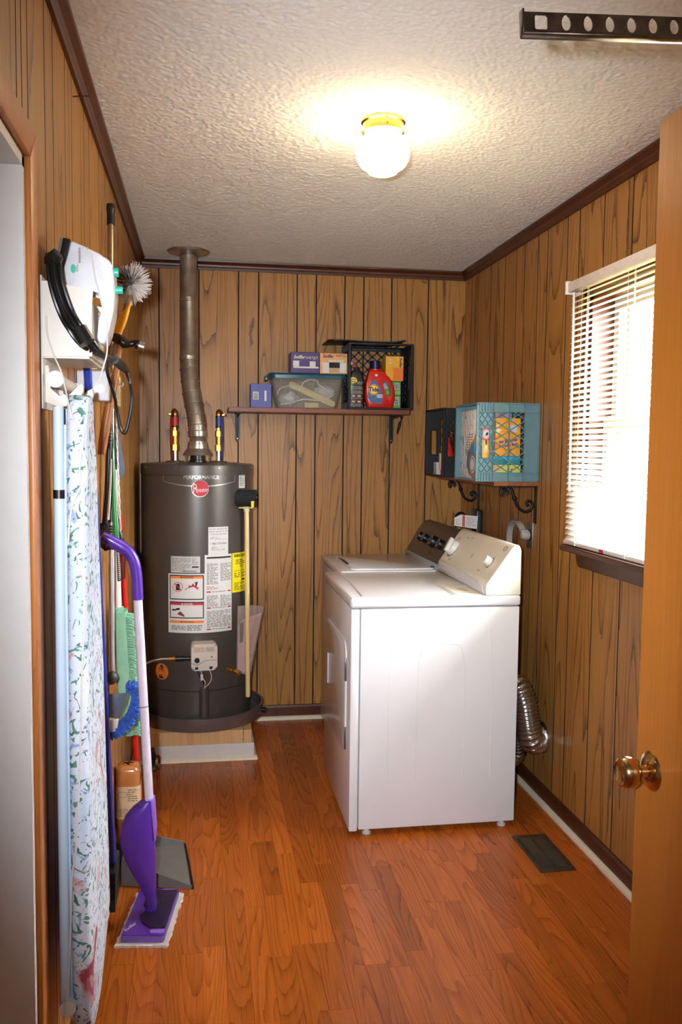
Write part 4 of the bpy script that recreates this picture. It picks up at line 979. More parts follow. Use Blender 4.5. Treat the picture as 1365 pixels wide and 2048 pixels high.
t = carton('refill_box', 'peach orange mop pad refill box on the tub lid', 'box', .5985, .7405, 4.400, 4.520, BZ, BZ+.104, PEACH, 'mop refill boxes on the tub lid')
text('lettering', 'Swiffer', Mb @ Matrix.Translation((.641, BZ+.088, .0004)), .024, mat('navy_ink', (24, 44, 84), .5), t, shear=.25, bold=.0006, sx=.85); text('lettering', 'WETJET', Mb @ Matrix.Translation((.712, BZ+.091, .0004)), .018, mat('brown_ink', (74, 40, 30), .5), t, sx=1.05)
rect('window_flap', Mb, .613, .646, BZ+.004, BZ+.056, LABW, t); rect('window_flap', Mb, .701, .734, BZ+.006, BZ+.056, LABW, t); rect('window_recess', Mb, .646, .701, BZ+.030, BZ+.058, mat('recess_black', (20, 16, 16), .7), t); rect('torn_strip', Mb, .644, .722, BZ+.058, BZ+.070, mat('bare_card', (206, 196, 180), .7), t, lift=.0006)
rect('lower_panel', Mb, .646, .701, BZ+.006, BZ+.030, mat('bare_card2', (196, 160, 120), .7), t)

# ---------------------------------------------------------------- milk crates
def obar(bm, M, p, q, w, z0, z1):
    p, q = Vector((p[0], p[1], 0)), Vector((q[0], q[1], 0)); d = (q-p).normalized(); n_ = Vector((-d.y, d.x, 0))*(w/2)
    vs = [[p+n_, p-n_, q-n_, q+n_][i] for i in range(4)]
    a = [bm.verts.new(M @ Vector((v.x, v.y, z0))) for v in vs]; b = [bm.verts.new(M @ Vector((v.x, v.y, z1))) for v in vs]
    bm.faces.new(a[::-1]); bm.faces.new(b); bridge(bm, a, b)
def clipline(x0, y0, dx, dy, X0, X1, Y0, Y1):
    t0, t1 = -9, 9
    for p, d, lo_, hi in ((x0, dx, X0, X1), (y0, dy, Y0, Y1)):
        a, b = (lo_-p)/d, (hi-p)/d
        if a > b: a, b = b, a
        t0, t1 = max(t0, a), min(t1, b)
    return ((x0+dx*t0, y0+dy*t0), (x0+dx*t1, y0+dy*t1)) if t1-t0 > .003 else None
def crate_wall(bm, M, D, L):
    """local x from the open mouth (0) to the crate bottom (D), local y along the wall, z outwards"""
    t0, t1 = -.0075, -.005
    def B(x0, x1, y0, y1, z0=t0, z1=t1): box(bm, x0, x1, y0, y1, z0, z1, M=M)
    xa, xb, yl, yh = .27*D, .76*D, .115*L, .885*L
    B(xb, D, 0, L); B(0, xb, 0, yl); B(0, xb, yh, L)
    sx0, sx1, sy0, sy1 = .09*D, .215*D, .30*L, .68*L
    B(0, sx0, yl, yh); B(sx1, xa, yl, yh); B(sx0, sx1, yl, sy0); B(sx0, sx1, sy1, yh)
    H_ = .003; r = .0028
    for y in (.0015, yl, yh, L-.0015): obar(bm, M, (0, y), (D, y), r, t1, H_)
    for x in (.0015, xa, xb, D-.0015, .52*D): obar(bm, M, (x, 0), (x, L), r if x != .52*D else r*1.3, t0 if x == .52*D else t1, H_)
    for k in range(1, 6):
        x = xa*k/6; obar(bm, M, (x, 0), (x, yl), r*.8, t1, H_); obar(bm, M, (x, yh), (x, L), r*.8, t1, H_)
    for y0_, y1_ in ((sy0, sy1),):
        for x in (sx0, sx1): obar(bm, M, (x, y0_), (x, y1_), r, t0, H_)
        for y in (y0_, y1_): obar(bm, M, (sx0, y), (sx1, y), r, t0, H_)
    p = xa*.34
    for s in (1, -1):
        k = -12
        while k < 30:
            for (X0, X1, Y0, Y1) in ((0, xa, yl, sy0), (0, xa, sy1, yh), (0, sx0, sy0, sy1), (sx1, xa, sy0, sy1)):
                c = clipline(0, yl+k*p*1.35, 1, s*1.35, X0, X1, Y0, Y1)
                if c: obar(bm, M, c[0], c[1], r*.7, t1, H_)
            k += 1
    stp = .25*(xb-xa)*1.30
    for s in (1, -1):
        for k in range(-10, 24):
            c = clipline(xa, yl+k*stp*1.0, 1, s*.62, xa, xb, yl, yh)
            if c and k % 1 == 0: obar(bm, M, c[0], c[1], r*1.15, t0, H_*.75)
    return bm
def crate(name, label, m, M, A, Bh, D, group):
    """M: origin at a mouth corner; local x into the crate (mouth 0 -> bottom D), local y width A, local z height Bh"""
    t = thing(name, label, 'crate', M @ Vector((D/2, A/2, 0)), group)
    X, Y, Z = (M.to_3x3() @ Vector(v) for v in ((1, 0, 0), (0, 1, 0), (0, 0, 1)))
    o = M.translation
    obj('side_wall', crate_wall(BM(), frame(o+Y*.006, X, Z) if X.cross(Z).dot(Y) < 0 else frame(o, X, Z), D, Bh), m, t, smooth=False)
    f = frame(o+Y*(A-.006)+Z*0, X, Z)
    if f.to_3x3().col[2].dot(Y) < 0: f = frame(o+Y*(A-.006)+Z*Bh, X, -Z)
    obj('side_wall', crate_wall(BM(), f, D, Bh), m, t, smooth=False)
    b = BM(); box(b, 0, D, .006, A-.006, 0, .004, M=M)
    obj('floor_wall', b, m, t, smooth=False)
    b = BM(); box(b, 0, .73*D*.3, .006, A-.006, Bh-.004, Bh, M=M); box(b, .73*D, D, .006, A-.006, Bh-.004, Bh, M=M)
    for k in range(7): box(b, .2*D, .75*D, .006+(A-.012)*k/6-.002*(k > 0), .008+(A-.012)*k/6, Bh-.004, Bh, M=M)
    obj('roof_wall', b, m, t, smooth=False)
    b = BM(); fb = M @ Matrix(((0, 0, 1, D-.004), (1, 0, 0, 0), (0, 1, 0, 0), (0, 0, 0, 1)))   # local x = width, y = height
    box(b, .006, A-.006, .004, .02, 0, .004, M=fb); box(b, .006, A-.006, Bh-.02, Bh-.004, 0, .004, M=fb); box(b, .006, .02, .02, Bh-.02, 0, .004, M=fb); box(b, A-.02, A-.006, .02, Bh-.02, 0, .004, M=fb)
    for s in (1, -1):
        for k in range(-10, 22):
            c = clipline(.02, .02+k*.045, 1, s*.9, .02, A-.02, .02, Bh-.02)
            if c: obar(b, fb, c[0], c[1], .008, 0, .004)
    obj('base_grid', b, m, t, smooth=False)
    b = BM(); w = .010
    for y0, y1, z0, z1 in ((0, A, 0, w), (0, A, Bh-w, Bh), (0, w, w, Bh-w), (A-w, A, w, Bh-w)): box(b, -.002, .010, y0, y1, z0, z1, bev=.002, seg=1, M=M)
    obj('mouth_rim', b, m, t, smooth=False)
    return t
BLKC = mat('black_crate_plastic', (12, 11, 11), .5, var=.1); BLUC = mat('blue_grey_crate_plastic', (96, 132, 140), .42, var=.06)
# crate on the back shelf, mouth towards the room: local x = +Y, local y = -X... keep right-handed: x=+Y, y=-X, z=+Z
Mk = frame((1.081, 4.372, SZ+.0005), (0, 1, 0), (-1, 0, 0))
crate('milk_crate', 'black milk crate lying on its side on the back shelf with cleaners inside', BLKC, Mk, .340, .338, .232, 'milk crates')
o = BM(); g = 14
for i in range(g+1):
    u = i/g; xx = .636+.404*u; zz = SZ+.3405+.004*math.sin(u*7)*(1-u)+.010*max(0, (u-.85)/.15)+.003
    vs = [o.verts.new((xx, 4.376+(.012 if i in (0,) else 0), zz)), o.verts.new((xx, 4.598, zz)), o.verts.new((xx, 4.598, zz+.006)), o.verts.new((xx, 4.376, zz+.006))]
    if i: bridge(o, pv, vs)
    else: o.faces.new(vs[::-1])
    pv = vs
o.faces.new(pv)
tag(obj('warped_sheet', o, BLKC), 'warped black plastic sheet lying on top of the back shelf crate', 'sheet')
CZ = SZ+.0052
# black spray-less cleaner bottle
t = thing('cleaner_bottle', 'black cooktop cleaner bottle with red nozzle in the back shelf crate', 'bottle', (.795, 4.44, CZ))
BOTK = mat('dark_bottle_plastic', (38, 36, 34), .35)
b = BM()
prof = [(.0395, .02, 0), (.0405, .022, .006), (.0405, .022, .130), (.0385, .021, .150), (.033, .019, .175), (.024, .017, .192), (.013, .012, .200), (.011, .011, .215)]
loft(b, [[Vector((.795+p[0], 4.44+p[1], CZ+z)) for p in rrect(-rx, rx, -ry, ry, min(rx, ry)*.7)] for rx, ry, z in prof]); bo = obj('bottle_body', b, BOTK, t)
obj('red_nozzle', loft(BM(), [[Vector((.783+p[0], 4.44+p[1], CZ+z)) for p in rrect(-rx, rx, -.010, .010, .004)] for rx, z in ((.014, .212), (.013, .225), (.010, .236))]), mat('maroon_plastic', (120, 24, 40), .4), t)
obj('spout_tip', blob(BM(), (.766, 4.428, CZ+.232), .008, 3, .1, 2), mat('pale_cap', (208, 204, 200), .4), t)
Mb = front(4.4175)
rect('green_panel', Mb, .7555, .772, CZ+.090, CZ+.160, mat('lime_green', (104, 172, 52), .5), bo)
star = []
for k in range(20):
    a = 2*math.pi*k/20; rr_ = (.021 if k % 2 else .0165); star.append((.775+rr_*math.cos(a)*1.1, CZ+.145+rr_*math.sin(a)*.85))
obj('yellow_burst', prism(BM(), star, Mb @ Matrix.Translation((0, 0, .0008)), .0006), mat('burst_yellow', (226, 214, 96), .5), bo, smooth=False)
text('lettering', 'Scotch', Mb @ Matrix.Translation((.775, CZ+.151, .0018)), .0135, mat('red_lettering', (170, 30, 40), .5), bo, bold=.0004, shear=.15); text('lettering', 'Brite', Mb @ Matrix.Translation((.775, CZ+.139, .0018)), .0135, MATS['red_lettering'], bo, bold=.0004, shear=.15)
text('lettering', 'Cook Top', Mb @ Matrix.Translation((.810, CZ+.136, .0008)), .008, LABW, bo); text('lettering', 'Cleaner', Mb @ Matrix.Translation((.810, CZ+.128, .0008)), .008, LABW, bo)
b = BM(); fnb = lambda u, v: Mb @ Vector((u, v, .0008))
for z0, z1, r_ in ((.098, .115, 4), (.076, .092, 4), (.050, .056, 2), (.010, .026, 4)): lines(b, fnb, .762, .828, CZ+z0, CZ+z1, r_, frag=3, seed=r_)
obj('fine_print', b, mat('pale_print', (176, 170, 164), .6), bo, smooth=False)
for x0 in (.766, .796):
    for z0 in (.058, .029): rect('pictogram_tile', Mb, x0, x0+.022, CZ+z0, CZ+z0+.014, mat('tile_red', (150, 60, 60), .5), bo, r=.003); rect('tile_picture', Mb, x0+.004, x0+.018, CZ+z0+.004, CZ+z0+.010, mat('tile_pale', (206, 190, 184), .5), bo, lift=.0007)
# detergent jug
def boolean(a, b, op='DIFFERENCE'):
    obs = []
    for bm_ in (a, b):
        bmesh.ops.recalc_face_normals(bm_, faces=bm_.faces)
        me = bpy.data.meshes.new('tmp'); bm_.to_mesh(me); bm_.free(); o_ = bpy.data.objects.new('tmp', me); COL.objects.link(o_); obs.append(o_)
    md = obs[0].modifiers.new('b', 'BOOLEAN'); md.object = obs[1]; md.operation = op; md.solver = 'EXACT'
    dg = bpy.context.evaluated_depsgraph_get(); me = bpy.data.meshes.new_from_object(obs[0].evaluated_get(dg)); r = bmesh.new(); r.from_mesh(me)
    for o_ in obs: d_ = o_.data; bpy.data.objects.remove(o_); bpy.data.meshes.remove(d_)
    bpy.data.meshes.remove(me); return r
t = thing('detergent_jug', 'red laundry detergent jug with blue cap in the back shelf crate', 'jug', (.915, 4.425, CZ))
RED = mat('red_jug_plastic', (206, 34, 24), .28, coat=.2)
zc = CZ
out = [(.856, 0), (.978, 0), (.984, .006), (.992, .05), (.994, .085), (.988, .120), (.974, .150), (.955, .172), (.930, .186), (.928, .200), (.858, .200), (.856, .188), (.846, .150), (.838, .100), (.838, .055), (.850, .006)]
body = prism(BM(), [(p[0], p[1]+zc) for p in out], frame((0, 4.455, 0), (1, 0, 0), (0, 0, 1)), .058, bev=.011)
hole = prism(BM(), [(p[0], p[1]+zc) for p in [(.928, .128), (.936, .142), (.952, .138), (.968, .115), (.974, .088), (.966, .066), (.952, .058), (.944, .070), (.936, .098)]], frame((0, 4.50, 0), (1, 0, 0), (0, 0, 1)), .15)
jo = obj('jug_body', boolean(body, hole), RED, t, ang=50)
obj('pour_neck', cyl(BM(), (.892, 4.426, zc+.196), (.892, 4.426, zc+.204), .034, seg=32), RED, t)
obj('measuring_cap', lathe(BM(), [(0, .247), (.026, .247), (.029, .244), (.031, .204), (0, .204)], Matrix.Translation((.892, 4.426, zc)), 32), mat('navy_cap', (22, 26, 66), .25, coat=.3), t)
Mb = front(4.397)
tear = [(.848, .060), (.858, .040), (.880, .030), (.915, .026), (.925, .032), (.928, .055), (.924, .085), (.912, .115), (.896, .140), (.884, .150), (.872, .143), (.858, .120), (.849, .090)]
lb = obj('front_label', prism(BM(), [(p[0], p[1]+zc) for p in tear], Mb, .0008), mat('label_blue', (70, 110, 156), .4, var=.35, nscale=60), jo, smooth=False)
for nm, r_, c_, l_ in (('orange_ring', .0275, (232, 120, 26), .0008), ('yellow_ring', .0235, (246, 196, 40), .0012), ('pale_disc', .0170, (250, 226, 120), .0016)):
    obj(nm, prism(BM(), ellipse(.8795, zc+.098, r_, r_), Mb @ Matrix.Translation((0, 0, l_)), .0004), mat(nm, c_, .45), lb, smooth=False)
text('lettering', 'Tide', Mb @ Matrix.Translation((.8795, zc+.098, .0024)), .030, mat('tide_navy', (22, 34, 92), .4), lb, bold=.0012, sx=.95)
rect('oxi_panel', Mb, .896, .927, zc+.056, zc+.074, LABW, lb, lift=.0008, r=.006); text('lettering', 'OXI', Mb @ Matrix.Translation((.911, zc+.065, .0018)), .016, mat('violet_ink', (110, 90, 170), .5), lb)
rect('round_sticker', Mb, .884, .900, zc+.166, zc+.178, LABW, jo, r=.0055)
# green boxes and orange box
GRN = mat('green_card', (98, 158, 58), .5)
for nm, lab, z0, z1 in (('dryer_sheet_box', 'lower green box with barcode stacked inside the back shelf crate', 0, .0735), ('dryer_sheet_box', 'upper green box with barcode and pale label inside the back shelf crate', .0745, .148)):
    t = carton(nm, lab, 'box', .934, 1.040, 4.468, 4.560, CZ+z0, CZ+z1, GRN, 'green boxes in the crate')
    Mb = front(4.468)
    if z0: barcode(Mb, 1.005, 1.032, CZ+z0+.030, CZ+z1-.010, t); rect('pale_oval', Mb, .944, .990, CZ+z0+.034, CZ+z0+.064, mat('pale_blue_print', (176, 196, 206), .5), t, r=.012); rect('light_band', Mb, .965, 1.036, CZ+z0+.006, CZ+z0+.024, mat('light_green', (150, 190, 90), .5), t)
    else: barcode(Mb, 1.004, 1.030, CZ+z0+.024, CZ+z1-.008, t, vert=False)
t = carton('duster_refill_box', 'upright yellow and orange box on top of the green boxes in the crate', 'box', .950, 1.046, 4.440, 4.545, CZ+.1485, CZ+.276, mat('amber_card', (240, 174, 34), .45))
Mb = front(4.440); rect('orange_block', Mb, .990, 1.044, CZ+.152, CZ+.216, mat('deep_orange', (240, 120, 24), .45), t)
Mr = Mb @ Matrix.Translation((1.030, CZ+.243, .0004)) @ Matrix.Rotation(math.radians(-90), 4, 'Z'); text('lettering', 'Swiffer', Mr, .018, mat('navy_ink', (24, 44, 84), .5), t, shear=.25, bold=.0005)
Mr = Mb @ Matrix.Translation((.977, CZ+.250, 0)); rect('count_bubble', Mb, .970, .983, CZ+.236, CZ+.263, LABW, t, r=.006); text('lettering', '10', Mr @ Matrix.Translation((0, 0, .0008)) @ Matrix.Rotation(math.radians(-90), 4, 'Z'), .013, MATS['navy_ink'], t)

# ================================================================ SHELF ON THE RIGHT WALL
RZ = 1.3455
t = thing('corner_shelf', 'wooden shelf with black scroll brackets on the right wall', 'shelf', (1.32, 3.93, RZ-.017))
WALW = wood('walnut_shelf', ((70, 32, 16), (118, 66, 38), (142, 86, 54)), u='x', l='y', k=8, lines=.3, tone=.04)
obj('shelf_board', box(BM(), 1.222, XR-BT, 3.488, 4.40, RZ-.018, RZ, bev=.002), WALW, t, smooth=False)
def scroll(y):
    def P3(zx, zy): return Vector((1.262+(zx-835)*.00047, y, 1.3265-(zy-880)*.00047))
    b = BM()
    path = [(880, 962), (905, 945), (893, 915), (860, 915), (838, 940), (850, 968), (868, 978), (838, 935), (848, 900), (885, 884), (925, 905), (948, 945), (965, 990), (985, 1040), (1020, 1085), (1070, 1113), (1115, 1105), (1140, 1075), (1138, 1035), (1110, 1016), (1085, 1030), (1088, 1055), (1105, 1052)]
    path = [(882, 958), (898, 935), (878, 912), (850, 925), (842, 958), (868, 985), (838, 960), (833, 920), (858, 888), (900, 882), (935, 912), (952, 955), (965, 990), (982, 1035), (1015, 1085), (1068, 1113), (1115, 1105), (1140, 1072), (1136, 1034), (1108, 1016), (1085, 1032), (1092, 1056), (1108, 1050)]
    path = path[:5]+path[6:]
    tube(b, [P3(*p) for p in path], [.0045]+[.0062]*(len(path)-2)+[.0045], seg=10, n=5)
    o = obj('scroll_bracket', b, IRON_, t)
    obj('back_bar', box(BM(), XR-BT-.006, XR-BT, y-.011, y+.011, 1.165, RZ-.018, bev=.001), IRON_, o)
    obj('knuckle', blob(BM(), P3(966, 990), .011, 1, .05, 2), IRON_, o)
    obj('top_bar', box(BM(), 1.26, XR-BT, y-.009, y+.009, RZ-.023, RZ-.018), IRON_, o, smooth=False)
scroll(3.515); scroll(4.290)
CRX0, CRX1 = 1.141, 1.420
for y0, y1, m, nm in ((3.486, 3.792, BLUC, 'blue-grey milk crate lying on its side on the right wall shelf'), (4.000, 4.330, BLKC, 'black milk crate lying on its side at the corner end of the right wall shelf')):
    crate('milk_crate', nm, m, frame((CRX0, y0, RZ+.0005), (1, 0, 0), (0, 1, 0)), y1-y0, .332, CRX1-CRX0, 'milk crates')
CZ2 = RZ+.0052
# contents of the blue-grey crate
def card_box(name, label, cat, m, M, w, d, h, z=0):
    t = thing(name, label, cat, M.translation)
    obj('carton', box(BM(), 0, w, 0, d, 0, h, bev=.001, seg=1, M=M), m, t, smooth=False); return t
ORG = mat('orange_card', (240, 160, 36), .45)
M1 = Matrix.Translation((1.226, 3.512, CZ2)); t = card_box('yellow_pad_box', 'yellow-green box on the floor of the blue-grey crate', 'box', mat('chartreuse_card', (206, 206, 92), .5), M1, .122, .10, .066)
F1 = front(3.512); text('lettering', 'ST', F1 @ Matrix.Translation((1.280, CZ2+.022, 0)), .018, INK, t); rect('dark_tab', F1, 1.305, 1.309, CZ2+.018, CZ2+.050, INK, t); rect('peach_panel', F1, 1.228, 1.265, CZ2+.042, CZ2+.064, mat('peach_print', (226, 178, 120), .5), t)
M2 = Matrix.Translation((1.222, 3.514, CZ2+.067)); t = card_box('teal_pad_box', 'teal box between the yellow-green box and the orange box', 'box', mat('teal_card', (44, 128, 134), .45), M2, .125, .10, .036)
text('lettering', '7', front(3.514) @ Matrix.Translation((1.302, CZ2+.082, 0)), .016, LABW, t); rect('sky_band', front(3.514), 1.224, 1.345, CZ2+.088, CZ2+.102, mat('sky_card', (38, 170, 196), .45), t)
M3 = Matrix.Translation((1.232, 3.514, CZ2+.104)); t = card_box('vacuum_bag_box', 'orange box with blue lettering in the blue-grey crate', 'box', ORG, M3, .112, .08, .160)
F3 = front(3.514) @ Matrix.Translation((0, 0, .0004)); tilt = Matrix.Rotation(math.radians(9), 4, 'Z')
text('lettering', 'der Essential', F3 @ Matrix.Translation((1.288, CZ2+.168, 0)) @ tilt, .018, mat('cobalt_ink', (46, 52, 150), .5), t, bold=.0005, shear=.15, sx=.9); text('lettering', 'Vacuum Bags', F3 @ Matrix.Translation((1.290, CZ2+.150, 0)) @ tilt, .018, MATS['cobalt_ink'], t, bold=.0005, shear=.15, sx=.9)
rect('light_patch', F3, 1.293, 1.328, CZ2+.205, CZ2+.235, mat('pale_grey_print', (196, 200, 200), .5), t); obj('sunburst', prism(BM(), [(1.234, CZ2+.19), (1.262, CZ2+.215), (1.240, CZ2+.22), (1.256, CZ2+.236), (1.234, CZ2+.238)], F3, .0006), mat('cream_burst', (250, 226, 170), .5), t, smooth=False)
text('lettering', 'ONE BAG', F3 @ Matrix.Translation((1.292, CZ2+.130, 0)) @ tilt, .008, INK, t)
t = card_box('grey_pouch_box', 'grey box at the top of the blue-grey crate behind the orange box', 'box', mat('grey_card', (150, 150, 164), .5), Matrix.Translation((1.236, 3.60, CZ2)), .10, .09, .300)
M4 = Matrix.Translation((1.160, 3.507, CZ2)); t = card_box('baking_soda_box', 'narrow orange box with red round emblem behind the blue-grey crate handle slot', 'box', mat('soda_orange', (240, 166, 44), .45), M4, .056, .05, .238)
F4 = front(3.507) @ Matrix.Translation((0, 0, .0002)); rect('white_top', F4, 1.162, 1.214, CZ2+.20, CZ2+.236, LABW, t)
for r_, m_, l_ in ((.027, mat('emblem_red', (206, 44, 52), .5), .0008), (.0205, LABW, .0014), (.0175, MATS['emblem_red'], .0020), (.0155, LABW, .0026)): obj('round_emblem', prism(BM(), ellipse(1.190, CZ2+.196, r_, r_), F4 @ Matrix.Translation((0, 0, l_)), .0004), m_, t, smooth=False)
obj('emblem_arm', prism(BM(), [(1.184, CZ2+.188), (1.194, CZ2+.190), (1.198, CZ2+.200), (1.192, CZ2+.204), (1.187, CZ2+.200)], F4 @ Matrix.Translation((0, 0, .0032)), .0004), INK, t, smooth=False)
for a in (-16, 0, 16): obj('sun_ray', prism(BM(), [(1.186, CZ2+.168), (1.192, CZ2+.168), (1.192+a*.0006, CZ2+.115), (1.189+a*.0006, CZ2+.115)], F4 @ Matrix.Translation((0, 0, .0006)), .0004), MATS['cream_burst'], t, smooth=False)
# wrapped multipack filling the mouth of the blue-grey crate
def pastel():
    m, N, L, P = newmat('printed_film'); tc = N.new('ShaderNodeTexCoord'); n = N.new('ShaderNodeTexNoise'); n.inputs['Scale'].default_value = 20; n.inputs['Detail'].default_value = 1
    L.new(tc.outputs['Object'], n.inputs['Vector']); r = N.new('ShaderNodeValToRGB'); e = r.color_ramp.elements
    cols = ((.28, (170, 170, 206)), (.38, (236, 232, 176)), (.46, (240, 236, 228)), (.56, (226, 214, 226)), (.62, (238, 232, 220)), (.74, (120, 176, 190)))
    e[0].position, e[0].color = cols[0][0], lin(cols[0][1]); e[1].position, e[1].color = cols[-1][0], lin(cols[-1][1])
    for p_, c_ in cols[1:-1]: k = e.new(p_); k.color = lin(c_)
    r.color_ramp.interpolation = 'EASE'
    L.new(n.outputs['Fac'], r.inputs[0]); L.new(r.outputs[0], P.inputs['Base Color']); P.inputs['Roughness'].default_value = .16
    n2 = N.new('ShaderNodeTexNoise'); n2.inputs['Scale'].default_value = 45; L.new(tc.outputs['Object'], n2.inputs['Vector']); b = N.new('ShaderNodeBump'); b.inputs['Distance'].default_value = .008
    L.new(n2.outputs['Fac'], b.inputs['Height']); L.new(b.outputs[0], P.inputs['Normal']); return m
t = thing('wrapped_multipack', 'shiny plastic wrapped multipack in the mouth of the blue-grey crate', 'package', (1.185, 3.66, CZ2))
obj('film_wrapped_pack', box(BM(), 1.160, 1.215, 3.565, 3.780, CZ2, CZ2+.305, bev=.008), pastel(), t)
b = BM(); lines(b, lambda u, v: Vector((1.1595, u, v)), 3.60, 3.69, CZ2+.10, CZ2+.20, 9, frag=2, seed=8); obj('fine_print', b, GINK, t, smooth=False)
t = thing('scrubber_pack', 'blue and orange rounded pack with white rings at the blue-grey crate mouth', 'package', (1.152, 3.57, CZ2))
Fx = frame((1.1575, 0, 0), (0, -1, 0), (0, 0, 1))     # local x = -Y, local z = -X
outl = [(-3.500, .0), (-3.56, .0), (-3.625, .025), (-3.655, .07), (-3.645, .12), (-3.60, .155), (-3.545, .18), (-3.525, .22), (-3.505, .22)]
obj('orange_backing', prism(BM(), [(p[0], p[1]+CZ2) for p in outl], Fx, .006, bev=.002), mat('pack_orange', (226, 140, 40), .4), t)
obj('blue_blister', prism(BM(), [(p[0]*.86-3.5*.14, p[1]*.84+CZ2+.010) for p in outl[:7]], Fx @ Matrix.Translation((0, 0, .006)), .006, bev=.002), mat('pack_blue', (28, 140, 190), .2), t)
for r_, m_, l_ in ((.050, mat('pack_grey', (140, 124, 112), .4), .012), (.032, LABW, .0135), (.027, mat('pack_grey', (140, 124, 112), .4), .0145), (.021, LABW, .0155)):
    obj('ring_print', prism(BM(), [(max(min(-3.545+r_*math.cos(a), -3.498), -9), CZ2+.066+r_*1.15*math.sin(a)) for a in [2*math.pi*k/32 for k in range(32)]], Fx @ Matrix.Translation((0, 0, l_)), .0008), m_, t, smooth=False)
# contents of the corner crate
t = thing('red_bottle', 'red bottle with white lettering in the mouth of the corner crate', 'bottle', (1.185, 4.07, CZ2))
obj('bottle_body', lathe(BM(), [(0, 0), (.030, 0), (.033, .004), (.034, .06), (.033, .10), (.020, .145), (.013, .16), (.012, .185), (0, .187)], Matrix.Translation((1.187, 4.075, CZ2)), 28), mat('red_bottle', (206, 44, 26), .35), t)
obj('white_label', box(BM(), 1.150, 1.1515, 4.062, 4.094, CZ2+.03, CZ2+.11), LABW, t, smooth=False)
t = thing('spray_can', 'red and yellow can behind the corner crate handle slot', 'can', (1.255, 4.055, CZ2))
obj('can_body', cyl(BM(), (1.262, 4.055, CZ2), (1.262, 4.055, CZ2+.20), .031, seg=28), mat('red_bottle', (206, 44, 26), .35), t); obj('yellow_cap', lathe(BM(), [(0, .235), (.014, .232), (.020, .218), (.022, .20), (0, .20)], Matrix.Translation((1.262, 4.055, CZ2)), 24), mat('cap_yellow', (206, 190, 40), .4), t)
t = thing('paper_carton', 'small white carton on the floor of the corner crate', 'carton', (1.165, 4.17, CZ2)); obj('carton', box(BM(), 1.152, 1.20, 4.145, 4.20, CZ2, CZ2+.065, bev=.002), mat('grey_white_card', (186, 184, 188), .5), t, smooth=False)
b = BM(); lines(b, lambda u, v: Vector((1.1515, u, v)), 4.15, 4.195, CZ2+.01, CZ2+.055, 6, frag=2, seed=2); obj('fine_print', b, GINK, t, smooth=False)
# ================================================================ LEFT WALL
t = tag(obj('nail', cyl(BM(), (XL+BT, 2.305, 2.350), (XL+.045, 2.300, 2.352), .0016, seg=8), BLACKP), 'bent dark nail sticking out of the left wall panelling near the ceiling', 'nail')
obj('nail_head', cyl(BM(), (XL+.044, 2.300, 2.352), (XL+.046, 2.300, 2.352), .004, seg=10), BLACKP, t)
WPL = mat('white_holder_plastic', (222, 212, 200), .38, var=.02)
# ironing board holder
t = thing('ironing_board_holder', 'white plastic wall rack holding the clothes iron and the ironing board', 'rack', (XL+BT, 1.91, 1.55))
obj('wall_plate', box(BM(), XL+BT, XL+BT+.006, 1.800, 2.025, 1.552, 1.815, bev=.002), WPL, t)
for y in (1.800, 2.019): obj('tray_side', prism(BM(), [(-.311, 1.655), (-.222, 1.658), (-.213, 1.788), (-.300, 1.803), (-.311, 1.803)], frame((0, y+.006, 0), (1, 0, 0), (0, 0, 1)), .006), WPL, t, smooth=False)
obj('tray_front', box(BM(), -.2225, -.2165, 1.8065, 2.0185, 1.658, 1.765, bev=.001), WPL, t, smooth=False)
obj('tray_floor', box(BM(), -.3110, -.2225, 1.8065, 2.0185, 1.653, 1.659), WPL, t, smooth=False)
for y in (1.822, 1.985):
    obj('foot_hook', prism(BM(), [(-.311, 1.640), (-.302, 1.640), (-.302, 1.592), (-.285, 1.577), (-.262, 1.580), (-.250, 1.600), (-.238, 1.606), (-.236, 1.590), (-.250, 1.562), (-.285, 1.556), (-.311, 1.566)], frame((0, y+.016, 0), (1, 0, 0), (0, 0, 1)), .016, bev=.002), WPL, t)
# clothes iron standing nose down in the rack
t = thing('clothes_iron', 'white clothes iron with turquoise dials standing in the wall rack', 'iron', (-.25, 1.89, 1.665))
Mi = frame((0, 1.930, 0), (1, 0, 0), (0, 0, 1))   # local z = -Y
side = [(-.262, 1.896), (-.236, 1.884), (-.205, 1.870), (-.186, 1.860), (-.179, 1.845), (-.177, 1.82), (-.175, 1.79), (-.179, 1.754), (-.188, 1.712), (-.195, 1.690), (-.206, 1.688), (-.213, 1.700), (-.208, 1.735), (-.199, 1.765), (-.197, 1.780), (-.204, 1.796), (-.222, 1.802), (-.250, 1.795), (-.272, 1.76), (-.291, 1.690), (-.297, 1.680), (-.284, 1.78), (-.276, 1.835)]
IRW = mat('iron_white', (226, 224, 228), .3, coat=.3)
io = obj('iron_body', prism(BM(), side, Mi, .082, bev=.006), IRW, t, ang=50)
obj('black_skirt', prism(BM(), [(-.275, 1.898), (-.262, 1.896), (-.276, 1.835), (-.286, 1.775), (-.297, 1.68), (-.304, 1.676), (-.296, 1.77), (-.289, 1.832)], Mi @ Matrix.Translation((0, 0, -.003)), .090, bev=.001), BLACKP, t, ang=50)
obj('soleplate', prism(BM(), [(-.281, 1.897), (-.275, 1.898), (-.289, 1.832), (-.296, 1.77), (-.304, 1.676), (-.309, 1.674), (-.302, 1.77), (-.294, 1.832)], Mi @ Matrix.Translation((0, 0, -.004)), .092), mat('sole_steel', (120, 124, 128), .3, 1), t, smooth=False)
TQ = mat('turquoise_plastic', (48, 178, 150), .35)
for x_, z_, r_, l_ in ((-.179, 1.840, .010, .009), (-.176, 1.804, .008, .014)): obj('dial', cyl(BM(), (x_-.006, 1.880, z_), (x_+l_, 1.880, z_), r_, seg=20), TQ, t)
